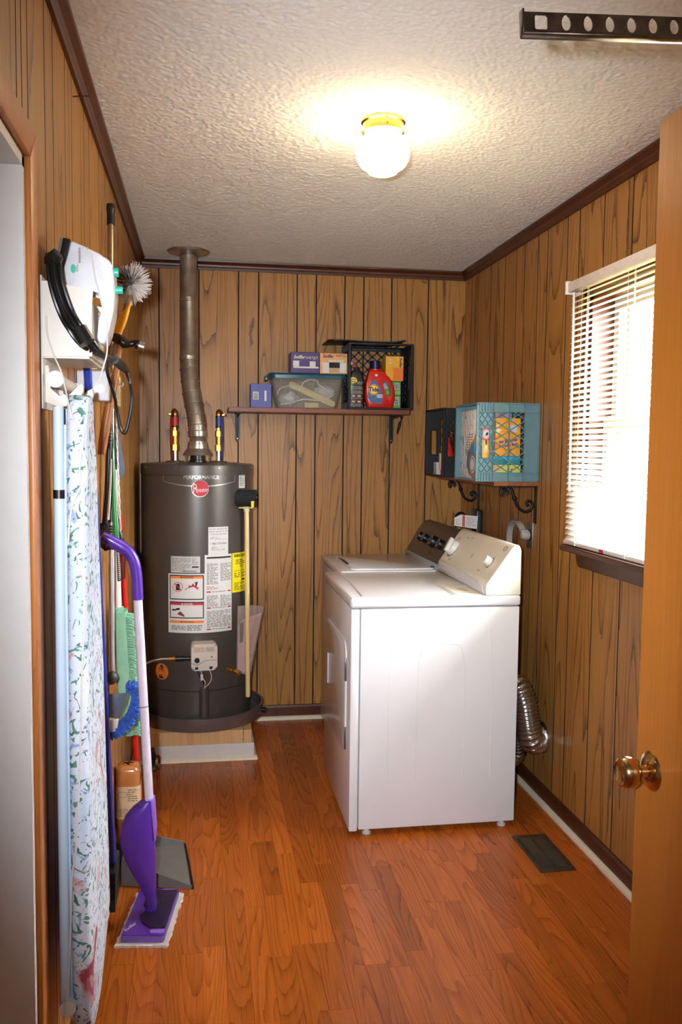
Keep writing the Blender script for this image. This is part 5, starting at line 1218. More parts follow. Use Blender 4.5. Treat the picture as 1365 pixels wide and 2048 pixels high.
Mt = frame((0, 1.8472, 0), (1, 0, 0), (0, 0, 1))
obj('oval_logo', prism(BM(), ellipse(-.257, 1.838, .005, .009), Mt, .0008), TQ, io, smooth=False)
b = BM(); lines(b, lambda u, v: Mt @ Vector((-v, u, .0010)), 1.850, 1.880, .2415, .2465, 1, h=.8, frag=7, seed=3, cover=.75); lines(b, lambda u, v: Mt @ Vector((-v, u, .0010)), 1.832, 1.852, .2465, .252, 2, h=.5, frag=4, seed=6); obj('fine_print', b, GINK, io, smooth=False)
# black cord, folded and tied in a bundle, its loose loop hanging behind
t = thing('iron_cord', 'folded black power cord bundle draped across the white wall rack', 'cord', (-.25, 1.77, 1.66))
base = [(-.284, 1.778, 1.846), (-.282, 1.762, 1.830), (-.276, 1.755, 1.788), (-.262, 1.760, 1.742), (-.249, 1.775, 1.715), (-.226, 1.79, 1.684), (-.205, 1.86, 1.668), (-.203, 2.15, 1.684)]
for k, (dx, dz) in enumerate(((-.010, -.006), (-.003, -.002), (.004, .002), (.011, .006), (.001, .007))):
    obj('cord_strand', tube(BM(), [Vector(p)+Vector((dx*(1 if 0 < i < 6 else .3), (-.006 if k == 4 else 0), dz*(1 if 0 < i < 6 else .3))) for i, p in enumerate(base)], .0042, seg=8), BLACKP, t)
obj('tie_wrap', tube(BM(), [(-.238, 1.775, 1.708), (-.222, 1.770, 1.680)], .0165, seg=12, n=1), BLACKP, t)
obj('folded_end', blob(BM(), (-.282, 1.764, 1.838), .018, 2, .3, 2), BLACKP, t)
obj('plug', tube(BM(), [(-.204, 2.12, 1.683), (-.197, 2.22, 1.680), (-.190, 2.30, 1.672)], [.011, .013, .008], seg=10), BLACKP, t)
obj('hanging_loop', tube(BM(), [(-.192, 2.29, 1.675), (-.183, 2.31, 1.645), (-.177, 2.30, 1.605), (-.182, 2.30, 1.560), (-.195, 2.30, 1.513), (-.208, 2.30, 1.533), (-.217, 2.28, 1.597), (-.228, 2.2, 1.66), (-.212, 2.05, 1.682)], .0045, seg=8), BLACKP, t)

# floral ironing board hung on the rack
def floral():
    m, N, L, P = newmat('floral_cotton'); tc = N.new('ShaderNodeTexCoord')
    def rgb(c): n = N.new('ShaderNodeRGB'); n.outputs[0].default_value = lin(c); return n.outputs[0]
    def noise(sc, off, d=2, dist=0):
        mp = N.new('ShaderNodeMapping'); mp.inputs['Location'].default_value = (off, off*1.3, off*.7); L.new(tc.outputs['Object'], mp.inputs[0])
        n = N.new('ShaderNodeTexNoise'); n.inputs['Scale'].default_value = sc; n.inputs['Detail'].default_value = d; n.inputs['Distortion'].default_value = dist; L.new(mp.outputs[0], n.inputs['Vector']); return n.outputs['Fac']
    def step(f, a, b): r = N.new('ShaderNodeMapRange'); r.inputs[1].default_value = a; r.inputs[2].default_value = b; L.new(f, r.inputs[0]); return r.outputs[0]
    def mix(a, b, f):
        x = N.new('ShaderNodeMix'); x.data_type = 'RGBA'; L.new(f, x.inputs[0]); L.new(a, x.inputs[6]); L.new(b, x.inputs[7]); return x.outputs[2]
    c = mix(rgb((214, 220, 232)), rgb((196, 208, 228)), step(noise(7, 0), .4, .65))
    c = mix(c, rgb((150, 168, 208)), step(noise(24, 4, 2, 1.8), .60, .66))
    c = mix(c, rgb((92, 138, 124)), step(noise(17, 11, 1, 3.2), .61, .64))
    c = mix(c, rgb((70, 112, 100)), step(noise(26, 21, 1, 3.5), .64, .66))
    c = mix(c, rgb((206, 150, 156)), step(noise(9.5, 33, 4, 1.2), .59, .65))
    c = mix(c, rgb((156, 64, 84)), step(noise(9.5, 33, 4, 1.2), .66, .70))
    L.new(c, P.inputs['Base Color']); P.inputs['Roughness'].default_value = .75
    n = N.new('ShaderNodeTexNoise'); n.inputs['Scale'].default_value = 14; L.new(tc.outputs['Object'], n.inputs['Vector']); b = N.new('ShaderNodeBump'); b.inputs['Distance'].default_value = .008; b.inputs['Strength'].default_value = .6
    L.new(n.outputs['Fac'], b.inputs['Height']); L.new(b.outputs[0], P.inputs['Normal']); return m
FLOR = floral(); BLUE_ST = mat('pale_blue_steel', (196, 212, 232), .35, var=.02)
t = thing('ironing_board', 'ironing board with pale floral cover hanging upright on the left wall', 'ironing board', (-.25, 1.93, .26))
lv = [(.262, 1.80, 1.86), (.266, 1.775, 1.93), (.285, 1.755, 1.99), (.32, 1.746, 2.05), (.38, 1.740, 2.095), (.50, 1.738, 2.102), (.62, 1.738, 2.092), (.80, 1.738, 2.066), (.98, 1.738, 2.040), (1.14, 1.738, 2.005), (1.30, 1.739, 1.962), (1.43, 1.742, 1.925), (1.52, 1.748, 1.895), (1.565, 1.762, 1.865), (1.58, 1.785, 1.835)]
secs = []
for z, ya, yb in lv:
    r_ = min(.019, (yb-ya)*.45); ring_ = rrect(-.262, -.222, ya, yb, r_, 6); wv = .0018*math.sin(z*37)
    secs.append([Vector((p[0]+wv*(1 if p[0] > -.24 else 0), p[1]+wv, z)) for p in ring_])
obj('floral_cover', loft(BM(), secs), FLOR, t)
obj('steel_underside', loft(BM(), [[Vector((p[0], p[1], z)) for p in rrect(-.268, -.262, ya+.02, yb-.02, .0025, 3)] for z, ya, yb in lv[2:-2]]), BLUE_ST, t)
for y0, y1 in ((1.755, 1.765), (2.00, 1.86)):
    lg_ = BM(); tube(lg_, [(-.276, y0, .345), (-.277, (y0+y1)/2, .95), (-.277, y1, 1.555)], .0105, seg=14); lo = obj('leg', lg_, BLUE_ST, t)
    if y0 < 1.8: obj('black_band', cyl(BM(), (-.2768, 1.7600, 1.375), (-.2768, 1.7602, 1.392), .0112, seg=16), BLACKP, lo)
CAPW = mat('white_end_cap', (226, 224, 226), .4)
for z0, z1, ya, yb, x_ in ((1.610, 1.605, 1.790, 2.06, -.285), (.335, .335, 1.742, 1.99, -.270)):
    ft = obj('foot_tube', cyl(BM(), (x_, ya, z0), (x_, yb, z1), .0135, seg=20), WPL, t)
    for y in (ya, yb): obj('end_cap', cyl(BM(), (x_, y-.004, z0 if y == ya else z1), (x_, y+.014, z0 if y == ya else z1), .0165, seg=22), CAPW, ft)
obj('black_lever', tube(BM(), [(-.270, 1.79, 1.112), (-.282, 1.785, 1.128), (-.286, 1.78, 1.150)], .005, seg=8), BLACKP, t)
STR = mat('cotton_string', (220, 212, 204), .8)
for pts in ([(-.241, 1.519), (-.235, 1.495), (-.229, 1.476), (-.221, 1.442), (-.221, 1.418), (-.230, 1.403), (-.238, 1.388), (-.248, 1.364), (-.254, 1.325), (-.257, 1.286)],
            [(-.225, 1.514), (-.228, 1.481), (-.233, 1.447), (-.233, 1.415), (-.229, 1.398), (-.226, 1.383), (-.227, 1.335), (-.228, 1.226), (-.229, 1.127), (-.233, 1.047), (-.237, .926), (-.242, .794), (-.249, .671), (-.258, .61), (-.261, .516), (-.266, .411), (-.272, .348), (-.278, .29)]):
    obj('drawstring', tube(BM(), [(x_, 1.7345 if z_ > .4 else 1.73, z_) for x_, z_ in pts], .0021, seg=6), STR, t)
obj('string_knot', blob(BM(), (-.231, 1.734, 1.403), .004, 4, .2, 2), STR, t)
obj('drawstring', tube(BM(), [(-.302, 1.795, 1.735), (-.301, 1.793, 1.701), (-.290, 1.790, 1.662), (-.275, 1.785, 1.628), (-.265, 1.775, 1.594), (-.258, 1.755, 1.57), (-.249, 1.742, 1.54), (-.241, 1.736, 1.519)], .0017, seg=6), STR, t)
tag(obj('hanging_string', tube(BM(), [(-.232, 1.88, 1.888), (-.228, 1.842, 1.878), (-.220, 1.838, 1.861), (-.213, 1.838, 1.817), (-.204, 1.838, 1.783), (-.192, 1.838, 1.733), (-.190, 1.836, 1.699), (-.190, 1.83, 1.668), (-.198, 1.82, 1.633), (-.205, 1.80, 1.60)], .0015, seg=6), STR), 'thin pale string trailing over the side of the clothes iron', 'string')

# small white caddy and cream rack behind the ironing board
t = thing('wall_caddy', 'small shiny white plastic caddy on the left wall behind the ironing board', 'caddy', (-.28, 2.345, 1.59))
obj('caddy_shell', box(BM(), XL+BT, -.238, 2.31, 2.38, 1.595, 1.675, bev=.006), mat('glossy_white', (226, 224, 228), .15, coat=.5), t)
t = thing('tool_rack', 'cream painted tool rack strip on the left wall with tools hanging from it', 'rack', (XL+BT, 3.1, 1.62))
ro = obj('rack_board', box(BM(), XL+BT, XL+BT+.012, 2.42, 3.42, 1.628, 1.742, bev=.002), mat('cream_rack', (222, 196, 150), .5), t, smooth=False)
for y in (2.50, 2.62, 2.72, 2.80, 2.90, 2.97, 3.05, 3.2): obj('hook', tube(BM(), [(XL+BT+.012, y, 1.70), (XL+.034, y, 1.698), (XL+.044, y, 1.690), (XL+.046, y, 1.706)], .0022, seg=6), STEEL, t)

# telescopic flat mop hanging upside from the wall
t = thing('flat_mop', 'telescopic silver pole mop with blue microfibre head hanging on the left wall', 'mop', (-.28, 2.75, .60))
pt, pb = Vector((-.288, 2.93, 2.256)), Vector((-.2785, 2.745, .735)); L3 = lambda f: pt.lerp(pb, f)
obj('pole', cyl(BM(), L3(.03), L3(.66), .0105, seg=16), mat('champagne_metal', (170, 150, 128), .25, .9), t)
obj('grip', tube(BM(), [L3(0), L3(.012), L3(.02), L3(.044)], [.0135, .0145, .0125, .0135], seg=16, n=2), BLACKP, t)
obj('lower_pole', cyl(BM(), L3(.66), L3(.985), .0085, seg=16), mat('pale_grey_pole', (168, 164, 170), .35, .3), t)
obj('lock_collar', cyl(BM(), L3(.60), L3(.67), .0130, seg=16), BLACKP, t)
obj('swivel_joint', blob(BM(), L3(.99), .017, 3, .25, 2, sq=(1, 1, 1.4)), mat('dark_grey_plastic', (56, 54, 58), .5), t)
GPL = mat('slate_plastic', (98, 106, 122), .4)
hd_ = obj('head_plate', prism(BM(), [(-.300, .722), (-.226, .722), (-.231, .700), (-.252, .645), (-.300, .652)], frame((0, 2.700, 0), (1, .12, 0), (0, 0, 1)), .006, bev=.001), GPL, t)
obj('pad_flap', prism(BM(), [(-.300, .644), (-.252, .646), (-.258, .612), (-.266, .606), (-.300, .606)], frame((0, 2.692, 0), (1, .12, 0), (0, 0, 1)), .005, bev=.001), mat('cream_white_cloth', (224, 214, 206), .8), t)
MFB = mat('blue_microfibre', (58, 98, 190), .9, var=.15, bump=.002, bscale=400)
fz = BM(); q = random.Random(11)
arc = catmull([(-.226, 2.675, .735), (-.206, 2.68, .735), (-.200, 2.68, .715), (-.203, 2.68, .690), (-.211, 2.68, .662), (-.222, 2.68, .640), (-.240, 2.68, .620), (-.262, 2.68, .606), (-.295, 2.68, .600)], 9)
for i, p in enumerate(arc):
    d = (arc[min(i+1, len(arc)-1)]-arc[max(i-1, 0)]).normalized(); o_ = Vector((d.z, 0, -d.x)); o_ = o_ if o_.dot(p-Vector((-.265, p.y, .68))) > 0 else -o_
    for j in range(4):
        e_ = p+o_*q.uniform(.012, .020)+Vector((q.uniform(-.004, .004), q.uniform(-.03, .02), q.uniform(-.008, .004))); m_ = (p+e_)/2+Vector((0, q.uniform(-.02, .01), .003))
        tube(fz, [p-o_*.012+Vector((0, q.uniform(-.02, .02), 0)), m_, e_], [.0035, .0042, .0030], seg=6, n=3)
obj('microfibre_fringe', fz, MFB, t, kind='stuff')
obj('microfibre_pad', tube(BM(), [a for a in arc[::3]], .011, seg=8, n=2), MFB, t)

# blue broom
t = thing('blue_broom', 'broom with dark blue pole leaning behind the ironing board', 'broom', (-.285, 2.86, 0))
obj('pole', cyl(BM(), (-.287, 2.29, 1.690), (-.285, 2.80, .12), .0105, seg=16), mat('royal_blue_pole', (44, 62, 160), .3), t)
obj('pole_tip', cyl(BM(), (-.287, 2.29, 1.688), (-.2871, 2.283, 1.705), .0115, .009, seg=16), mat('royal_blue_pole', (44, 62, 160), .3), t)
obj('broom_head', box(BM(), -.305, -.270, 2.72, 2.89, .085, .125, bev=.008), BLACKP, t); obj('broom_bristles', prism(BM(), [(2.715, 0), (2.90, 0), (2.885, .086), (2.725, .086)], frame((-.302, 0, 0), (0, 1, 0), (0, 0, 1)), .03), mat('dark_bristles', (38, 34, 32), .9, bump=.002), t, smooth=False)
# round duster
DC = Vector((-.203, 2.60, 1.950))
t = thing('round_duster', 'round bristle duster with grey and white bristles on a wire handle', 'duster', (-.25, 2.60, 1.70))
obj('brush_core', blob(BM(), DC+Vector((-.008, .0, 0)), .022, 2, .1, 2), mat('grey_core', (70, 66, 64), .9), t)
for nm, c_, rng_, cnt in (('grey_bristles', (92, 86, 82), (.040, .055), 520), ('white_bristles', (206, 196, 190), (.052, .066), 700)):
    b = BM(); q = random.Random(hash(nm) % 7+3 if False else len(nm))
    for k in range(cnt):
        d = Vector((q.gauss(0, 1), q.gauss(0, 1), q.gauss(0, 1))).normalized()
        if nm == 'grey_bristles' and d.dot(Vector((-.5, -.3, .5))) < -.1: continue
        if nm == 'white_bristles' and d.dot(Vector((-.55, -.3, .55))) > .55: continue
        l_ = q.uniform(*rng_); side_ = basis(d)[0]*.0011; a_ = DC+d*.012; e_ = DC+d*l_; s2 = d.cross(side_)
        v = [b.verts.new(p) for p in (a_+side_, a_-side_*.5+s2, a_-side_*.5-s2, e_+side_*.5, e_-side_*.25+s2*.5, e_-side_*.25-s2*.5)]
        for f in ((0, 1, 4, 3), (1, 2, 5, 4), (2, 0, 3, 5), (3, 4, 5)): b.faces.new([v[i] for i in f])
    obj(nm, b, mat(nm, c_, .8, var=.15), t, smooth=False, kind='stuff')
obj('wire_handle', tube(BM(), [DC+Vector((-.012, 0, -.02)), (-.218, 2.60, 1.885), (-.240, 2.60, 1.800), (-.262, 2.61, 1.72), (-.283, 2.62, 1.69)], .0035, seg=8), mat('grey_wire', (120, 112, 106), .4, .7), t)
t = thing('yellow_scraper', 'yellow plastic tool handle hanging just below the round duster', 'tool', (-.24, 2.58, 1.80))
obj('handle_grip', tube(BM(), [(-.199, 2.58, 1.893), (-.205, 2.58, 1.878), (-.215, 2.58, 1.858), (-.226, 2.58, 1.832), (-.238, 2.58, 1.800), (-.244, 2.58, 1.785)], [.0035, .004, .010, .013, .011, .006], seg=12), mat('amber_yellow', (236, 166, 22), .35), t)
obj('shank', tube(BM(), [(-.243, 2.58, 1.787), (-.262, 2.59, 1.73), (-.281, 2.62, 1.695)], .003, seg=8), STEEL, t)
# hammer
t = thing('claw_hammer', 'claw hammer with brown wooden handle hanging head up on the left wall', 'hammer', (-.27, 2.50, 1.46))
obj('hammer_head', tube(BM(), [(-.262, 2.505, 1.772), (-.248, 2.50, 1.782), (-.230, 2.50, 1.776), (-.212, 2.50, 1.766), (-.196, 2.50, 1.764), (-.186, 2.50, 1.766), (-.178, 2.50, 1.764), (-.172, 2.50, 1.760)], [.004, .010, .016, .015, .009, .009, .013, .013], seg=14), mat('dark_forged_steel', (44, 36, 32), .35, .7), t)
obj('striking_face', cyl(BM(), (-.172, 2.50, 1.760), (-.158, 2.50, 1.756), .0145, .0135, seg=18), STEEL, t)
HW = wood('hammer_handle', ((90, 48, 20), (150, 92, 44), (176, 116, 64)), k=5, lines=.25)
obj('handle', loft(BM(), [[Vector((cx+rx*math.cos(a), 2.50+ry*math.sin(a), z)) for a in [2*math.pi*k/14 for k in range(14)]] for cx, z, rx, ry in ((-.224, 1.775, .008, .010), (-.232, 1.70, .010, .012), (-.250, 1.62, .013, .014), (-.264, 1.54, .014, .015), (-.272, 1.49, .013, .014), (-.276, 1.455, .011, .012))]), HW, t)
# fly swatter
t = thing('fly_swatter', 'black mesh fly swatter on a twisted white wire handle', 'fly swatter', (-.265, 2.90, 1.03))
WW = mat('white_wire_metal', (216, 208, 198), .3, .3)
for s_ in (1, -1):
    pts = []
    for k in range(36):
        f = k/35; c = Vector((-.274+.011*f, 2.90, 1.600-.413*f)); a = f*34; pts.append(c+Vector((s_*.0022*math.cos(a), s_*.0022*math.sin(a), 0)))
    obj('twisted_wire', tube(BM(), pts, .0016, seg=6, n=2), WW, t)
obj('handle_loop', tube(BM(), [(-.274, 2.90, 1.60), (-.286, 2.90, 1.63), (-.280, 2.90, 1.665), (-.272, 2.90, 1.690), (-.266, 2.90, 1.66), (-.270, 2.90, 1.62), (-.274, 2.90, 1.60)], .0022, seg=6), WW, t)
obj('ferrule', prism(BM(), [(-.268, 1.200), (-.257, 1.200), (-.250, 1.160), (-.272, 1.162)], frame((0, 2.903, 0), (1, 0, 0), (0, 0, 1)), .006, bev=.001), BLACKP, t)
ms = BM(); Q = [Vector(p) for p in ((-.276, 2.90, 1.165), (-.246, 2.885, 1.160), (-.249, 2.885, 1.046), (-.272, 2.90, 1.034))]
def bil(u, v): return Q[0].lerp(Q[1], u).lerp(Q[3].lerp(Q[2], u), v)
for k in range(8): tube(ms, [bil(k/7, 0), bil(k/7, .5), bil(k/7, 1)], .0008 if 0 < k < 7 else .0018, seg=4, n=1)
for k in range(20): tube(ms, [bil(0, k/19), bil(.5, k/19), bil(1, k/19)], .0008 if 0 < k < 19 else .0018, seg=4, n=1)
obj('mesh_paddle', ms, BLACKP, t, smooth=False)
# green stake, black brush, blue-grey scraper
t = thing('green_handle_tool', 'tapered glossy green plastic tool handle hanging on the left wall', 'tool', (-.27, 2.80, 1.05))
obj('tapered_handle', tube(BM(), [(-.279, 2.80, 1.560), (-.275, 2.80, 1.498), (-.272, 2.80, 1.32), (-.268, 2.80, 1.22), (-.266, 2.80, 1.165)], [.003, .004, .007, .0105, .0115], seg=16), mat('green_plastic', (30, 132, 66), .22, coat=.4), t)
obj('hang_loop', tube(BM(), [(-.279, 2.80, 1.558), (-.284, 2.80, 1.62), (-.281, 2.80, 1.690)], .0018, seg=6), WW, t)
t = thing('grill_brush', 'black long-handled grill brush with bristles hanging on the left wall', 'brush', (-.285, 2.70, 1.15))
obj('handle', tube(BM(), [(-.271, 2.70, 1.585), (-.274, 2.70, 1.54), (-.278, 2.70, 1.44), (-.284, 2.70, 1.33), (-.291, 2.70, 1.235)], [.007, .010, .009, .008, .010], seg=12), BLACKP, t)
for z in (1.52, 1.51, 1.50, 1.49): obj('grip_ring', cyl(BM(), (-.2745-(1.54-z)*.04, 2.70, z-.0018), (-.2745-(1.54-z)*.04, 2.70, z+.0018), .0112, seg=14), mat('grey_rubber', (96, 96, 98), .6), t)
obj('brush_block', prism(BM(), [(-.304, 1.245), (-.280, 1.240), (-.272, 1.165), (-.290, 1.158), (-.306, 1.175)], frame((0, 2.715, 0), (1, 0, 0), (0, 0, 1)), .03, bev=.003), BLACKP, t)
bb = BM()
for k in range(9):
    for j in range(3): c = Vector((-.282+.0012*k, 2.690+.01*j, 1.235-.0085*k)); tube(bb, [c, c+Vector((.012, -.002, -.001))], .0018, seg=5, n=1)
obj('wire_bristles', bb, mat('dark_bristles', (38, 34, 32), .9), t, kind='stuff')
obj('silver_rod', tube(BM(), [(-.268, 2.685, 1.44), (-.272, 2.685, 1.36), (-.280, 2.685, 1.255)], [.002, .0035, .005], seg=8), WW, t); obj('hang_cap', box(BM(), -.280, -.266, 2.692, 2.708, 1.582, 1.612, bev=.002), CREAMP, t)
obj('hang_ring', tube(BM(), [(-.273, 2.70, 1.61), (-.262, 2.70, 1.63), (-.270, 2.70, 1.66), (-.279, 2.70, 1.690)], .0018, seg=6), STEEL, t)
t = thing('plastic_scraper', 'blue-grey flat plastic scraper hanging behind the fly swatter', 'scraper', (-.27, 2.97, 1.38))
obj('scraper_blade', prism(BM(), [(-.292, 1.560), (-.276, 1.555), (-.252, 1.40), (-.262, 1.372), (-.285, 1.36)], frame((0, 2.972, 0), (1, 0, 0), (0, 0, 1)), .005, bev=.001), mat('slate_blue', (84, 92, 116), .5), t)
obj('hang_tab', tube(BM(), [(-.284, 2.97, 1.555), (-.283, 2.97, 1.62), (-.279, 2.97, 1.692)], .003, seg=6), mat('slate_blue', (84, 92, 116), .5), t)
# mint dust mop
MINT = mat('mint_chenille', (138, 192, 160), .9, var=.08, bump=.002, bscale=350)
t = thing('mint_mop', 'mint green chenille mop head with white pole standing by the left wall', 'mop', (-.27, 2.98, .47))
obj('mop_pad', loft(BM(), [[Vector((p[0]+dx, p[1], z)) for p in rrect(-.296, -.250, 2.94, 3.02, .008)] for z, dx in ((.495, .020), (.52, .020), (.70, .012), (.90, .000), (.922, -.001))]), MINT, t)
b = BM(); q = random.Random(5)
for k in range(46):
    z = .50+.405*k/45; dx = .020-.020*(z-.5)/.42
    for j in range(3):
        y = 2.945+.03*j; tube(b, [(-.252+dx, y, z), (-.238+dx+q.uniform(-.003, .003), y-.002, z+q.uniform(-.004, .004)), (-.226+dx+q.uniform(-.004, .004), y-.004, z-.006)], [.0042, .0046, .0034], seg=6, n=2)
obj('chenille_fringe', b, MINT, t, kind='stuff')
obj('pole', tube(BM(), [(-.282, 2.975, .925), (-.282, 2.97, 1.03), (-.284, 2.97, 1.15), (-.287, 2.97, 1.40)], [.0135, .013, .010, .010], seg=14, n=2), mat('white_pole', (224, 214, 206), .35), t)
obj('clip_frame', box(BM(), -.302, -.262, 2.945, 2.99, .918, .934, bev=.002), MINT, t)
# red pole broom
t = thing('red_broom', 'broom with bright red pole leaning in the corner behind the mint mop', 'broom', (-.236, 3.335, 0))
obj('pole', cyl(BM(), (-.308, 3.335, 1.22), (-.236, 3.335, .085), .0115, seg=16), mat('red_pole', (196, 30, 24), .3), t)
obj('broom_head', loft(BM(), [[Vector((-.236+p[0], 3.335+p[1], z)) for p in rrect(-rx, rx, -ry, ry, .01)] for z, rx, ry in ((.10, .014, .014), (.085, .016, .03), (.06, .018, .06), (.045, .018, .07))]), BLACKP, t)
obj('broom_bristles', prism(BM(), [(3.258, 0), (3.412, 0), (3.40, .046), (3.27, .046)], frame((-.251, 0, 0), (0, 1, 0), (0, 0, 1)), .03), mat('dark_bristles', (38, 34, 32), .9), t, smooth=False)
# brown wrapped bottle
TAN = mat('tan_bottle', (186, 120, 66), .22, coat=.5)
t = thing('wrapped_bottle', 'squat brown bottle with cream label in clear wrap on the floor by the left wall', 'bottle', (-.268, 3.205, 0))
bx0, bx1, by0, by1 = -.312, -.224, 3.160, 3.250
obj('bottle_body', loft(BM(), [rr3(bx0+e_, bx1-e_, by0+e_, by1-e_, .02, z) for e_, z in ((.006, 0), (0, .008), (0, .268), (.002, .285), (.006, .297), (.014, .304), (.03, .307))]), TAN, t)
lo = obj('cream_label', loft(BM(), [rr3(bx0-.0006, bx1+.0006, by0-.0006, by1+.0006, .0206, z) for z in (.110, .232)], False, False), mat('cream_label', (222, 196, 160), .35), t)
Fl = front(by0-.0008)
b = BM(); fnl = lambda u, v: Fl @ Vector((u, v, .0002)); lines(b, fnl, -.268, -.232, .175, .224, 6, frag=2, seed=7); lines(b, fnl, -.302, -.232, .118, .150, 6, frag=4, seed=2); obj('fine_print', b, mat('brown_print', (120, 90, 70), .6), lo, smooth=False)
rg_ = BM(); n = 26
for i in range(n):
    a0, a1 = 2*math.pi*i/n, 2*math.pi*(i+1)/n; quad(rg_, *[Fl @ Vector((-.287+k*math.cos(a), .203+.62*k*math.sin(a), .0004)) for k, a in ((.0165, a0), (.0185, a0), (.0185, a1), (.0165, a1))])
obj('oval_emblem', rg_, mat('brown_print', (120, 90, 70), .6), lo, smooth=False)

# ================================================================ PURPLE SPRAY MOP
t = thing('spray_mop', 'purple spray mop with lilac pole standing on the floor in front', 'mop', (-.155, 2.655, 0))
hc = Vector((-.1555, 2.653, 0)); ux = Vector((.140, -.020, 0)).normalized(); uy = Vector((.049, .268, 0)).normalized()
Mm = frame(hc, ux, uy)
PV, PVL, PVD = mat('violet_plastic', (84, 44, 158), .32, coat=.2), mat('lilac_plastic', (150, 108, 214), .38), mat('dark_violet', (34, 18, 56), .45)
b = BM(); q = random.Random(4); n = 22
outer = []
for (ax0, ay0, ax1, ay1) in ((-.078, -.152, .078, -.152), (.078, -.152, .078, .152), (.078, .152, -.078, .152), (-.078, .152, -.078, -.152)):
    for k in range(n): f = k/n; outer.append((ax0+(ax1-ax0)*f+q.uniform(-.003, .003), ay0+(ay1-ay0)*f+q.uniform(-.003, .003)))
prism(b, outer, Mm @ Matrix.Translation((0, 0, .0003)), .007); obj('cloth_pad', b, mat('used_pad_white', (214, 204, 198), .9, var=.08, bump=.002), t, smooth=False)
ho = obj('mop_head', prism(BM(), rrect(-.063, .063, -.136, .136, .006), Mm @ Matrix.Translation((0, 0, .0075)), .022, bev=.004), PV, t)
obj('end_bumper', prism(BM(), rrect(-.063, .063, -.1375, -.112, .004), Mm @ Matrix.Translation((0, 0, .009)), .0185, bev=.002), mat('pale_violet', (124, 100, 190), .45), ho)
obj('dark_saddle', prism(BM(), [(-.030, .118), (.060, .124), (.060, -.095), (.045, -.108), (.015, -.100), (-.015, -.070), (-.030, -.030), (-.010, 0), (-.030, .03)], Mm @ Matrix.Translation((0, 0, .0290)), .006, bev=.002), PVD, ho)
obj('lilac_clip', prism(BM(), rrect(.020, .062, -.128, -.108, .006), Mm @ Matrix.Translation((0, 0, .0300)), .004), PVL, ho); obj('lilac_clip', prism(BM(), rrect(.012, .058, .110, .128, .006), Mm @ Matrix.Translation((0, 0, .0300)), .004), PVL, ho)
text('lettering', 'Swiffer', Mm @ Matrix.Translation((-.046, -.092, .0302)) @ Matrix.Rotation(math.radians(62), 4, 'Z'), .018, LABW, ho, shear=.25)
obj('swivel_joint', tube(BM(), [(-.158, 2.655, .030), (-.152, 2.650, .050), (-.150, 2.640, .085)], [.018, .014, .012], seg=14), PV, t)
sh = [(.060, -.163, -.140, .014), (.100, -.176, -.139, .020), (.140, -.196, -.139, .028), (.180, -.216, -.139, .034), (.220, -.235, -.140, .038), (.260, -.246, -.141, .040), (.295, -.249, -.143, .040), (.325, -.243, -.144, .039), (.350, -.230, -.145, .037), (.372, -.212, -.146, .034), (.388, -.192, -.147, .030), (.398, -.175, -.148, .026)]
secs = []
for z, xa, xb, hy in sh:
    cx, rx = (xa+xb)/2, (xb-xa)/2; secs.append([Vector((cx+rx*math.copysign(abs(math.cos(a))**.8, math.cos(a)), 2.630+hy*math.copysign(abs(math.sin(a))**.8, math.sin(a)), z)) for a in [2*math.pi*k/28 for k in range(28)]])
so = obj('bottle_shroud', loft(BM(), secs), PV, t, ang=60)
obj('lilac_trim', prism(BM(), [(-.166, .404), (-.142, .404), (-.1365, .30), (-.1385, .272), (-.147, .270), (-.149, .395)], frame((0, 2.655, 0), (1, 0, 0), (0, 0, 1)), .048, bev=.004), PVL, t)
obj('pole', cyl(BM(), (-.159, 2.630, .395), (-.1890, 2.622, 1.030), .0135, seg=20), mat('pale_lilac_pole', (214, 204, 220), .3), t)
obj('pole_joint', cyl(BM(), (-.1729, 2.6263, .690), (-.1732, 2.6262, .694), .0140, seg=20), mat('grey_ink', (128, 126, 124), .6), t)
go = obj('handle', tube(BM(), [(-.1885, 2.622, 1.020), (-.1905, 2.622, 1.070), (-.193, 2.622, 1.105), (-.199, 2.621, 1.135), (-.212, 2.620, 1.160), (-.232, 2.618, 1.178), (-.258, 2.615, 1.195), (-.290, 2.610, 1.215)], [.0165, .0165, .0165, .017, .0175, .019, .018, .014], seg=20), PV, t)
obj('trigger', box(BM(), -.262, -.244, 2.608, 2.624, 1.172, 1.186, bev=.003), PVD, go)
# grey dustpan
DP = mat('grey_dustpan_plastic', (112, 110, 110), .42); 
t = thing('dustpan', 'grey plastic dustpan with black rubber lip lying on the floor', 'dustpan', (-.15, 2.99, 0))
A, B_, C_, D_ = Vector((-.032, 2.828, 0)), Vector((-.064, 3.150, 0)), Vector((-.262, 3.110, 0)), Vector((-.262, 2.875, 0))
b = BM()
def slab(bm, pts, th):
    a = [bm.verts.new(p) for p in pts]; c = [bm.verts.new(p+Vector((0, 0, th))) for p in pts]; bm.faces.new(a[::-1]); bm.faces.new(c); bridge(bm, a, c)
slab(b, [A+Vector((0, 0, .002)), B_+Vector((0, 0, .002)), C_+Vector((0, 0, .012)), D_+Vector((0, 0, .012))], .004)
po = obj('pan_floor', b, DP, t, smooth=False)
def wallq(p, q_, h0, h1, n_):
    b = BM(); th = Vector(n_)*.004; a = [p, q_, q_+Vector((0, 0, h1)), p+Vector((0, 0, h0))]; v = [b.verts.new(x_) for x_ in a]; w = [b.verts.new(x_+th) for x_ in a]; b.faces.new(v); b.faces.new(w[::-1]); bridge(b, v, w); return b
up_ = Vector((0, 0, .006))
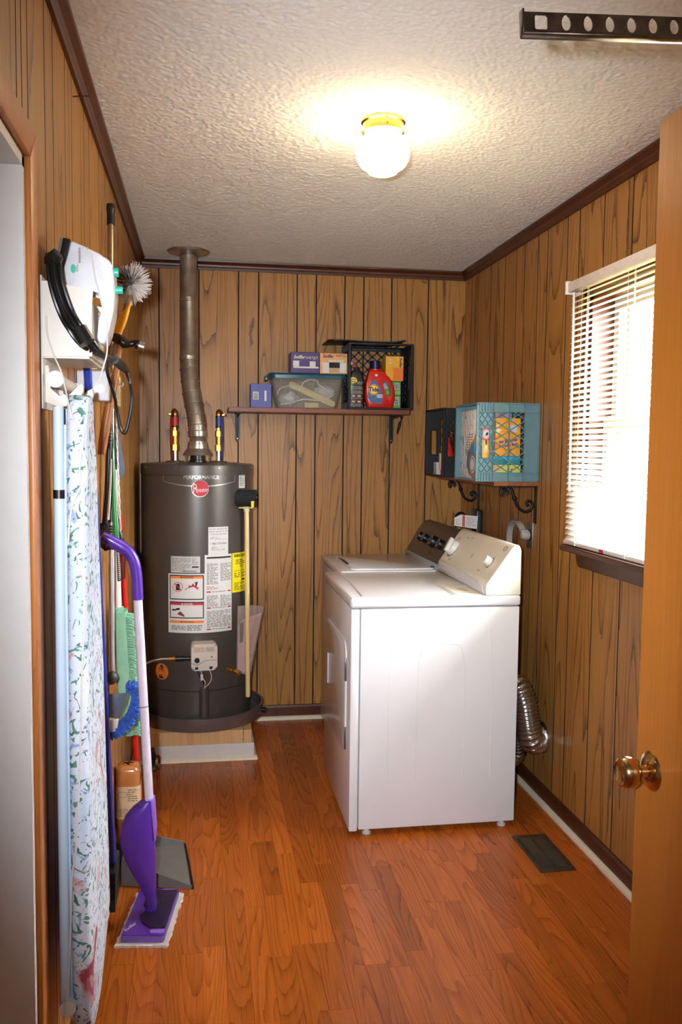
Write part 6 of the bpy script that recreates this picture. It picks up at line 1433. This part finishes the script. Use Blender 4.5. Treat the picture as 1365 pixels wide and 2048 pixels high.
obj('side_rail', wallq(A+up_*.2, D_+up_, .012, .085, (0, -1, 0)), DP, t, smooth=False); obj('side_rail', wallq(B_+up_*.2, C_+up_, .014, .085, (0, 1, 0)), DP, t, smooth=False); obj('back_wall', wallq(D_+up_, C_+up_, .085, .085, (-1, 0, 0)), DP, t, smooth=False)
obj('rubber_lip', tube(BM(), [A+Vector((.002, -.004, .005)), (A+B_)/2+Vector((.003, 0, .005)), B_+Vector((.002, .004, .005))], .0048, seg=8, n=2), BLACKP, t)
obj('hood', prism(BM(), [(-.262, 2.872), (-.262, 3.113), (-.215, 3.122), (-.205, 2.862)], frame((0, 0, .090), (1, 0, 0), (0, 1, 0)), .004), DP, t, smooth=False)
obj('handle_socket', box(BM(), -.292, -.264, 2.97, 3.01, .03, .11, bev=.004), BLACKP, t)

# ================================================================ HANGER BAR HOOKED OVER THE DOOR
t = thing('over_door_hanger_bar', 'perforated chrome hanger bar hooked over the open door near the ceiling', 'hanger bar', (.758, 1.18, 2.03))
STN = mat('scuffed_chrome', (128, 122, 118), .2, 1, var=.35, nscale=40)
P0_ = Matrix.Translation((.4365, 0, 2.053))
Ms_ = P0_ @ Matrix.Rotation(-.055, 4, 'Y') @ P0_.inverted() @ frame((0, 1.1815, 0), (1, 0, 0), (0, 0, 1))
plate = prism(BM(), [(.4365, 2.0530), (.757, 2.0530), (.757, 2.0830), (.4365, 2.0830)], Ms_, .0022)
cut = BM(); 
prism(cut, rrect(.4570, .4755, 2.0600, 2.0790, .003), Ms_ @ Matrix.Translation((0, 0, -.01)), .03)
for k in range(8): prism(cut, ellipse(.5030+k*.0325, 2.0695, .0068, .0102, 20), Ms_ @ Matrix.Translation((0, 0, -.01)), .03)
obj('perforated_strip', boolean(plate, cut), STN, t, smooth=False)
fb_ = BM(); box(fb_, .4365, .757, 2.0480, 2.0535, -.004, .014, bev=.002, M=Ms_); obj('lower_flange', fb_, STN, t)
obj('end_cap', box(BM(), .4355, .4385, 2.0490, 2.0830, -.002, .012, bev=.001, M=Ms_), STN, t)
b = BM(); box(b, .7545, .7575, 1.150, 1.210, 1.96, 2.106, bev=.0008, seg=1); box(b, .7545, .7965, 1.150, 1.210, 2.0305, 2.0335, bev=.0008, seg=1); box(b, .7935, .7965, 1.150, 1.210, 1.985, 2.0335, bev=.0008, seg=1)
obj('door_hook', b, STN, t, smooth=False)
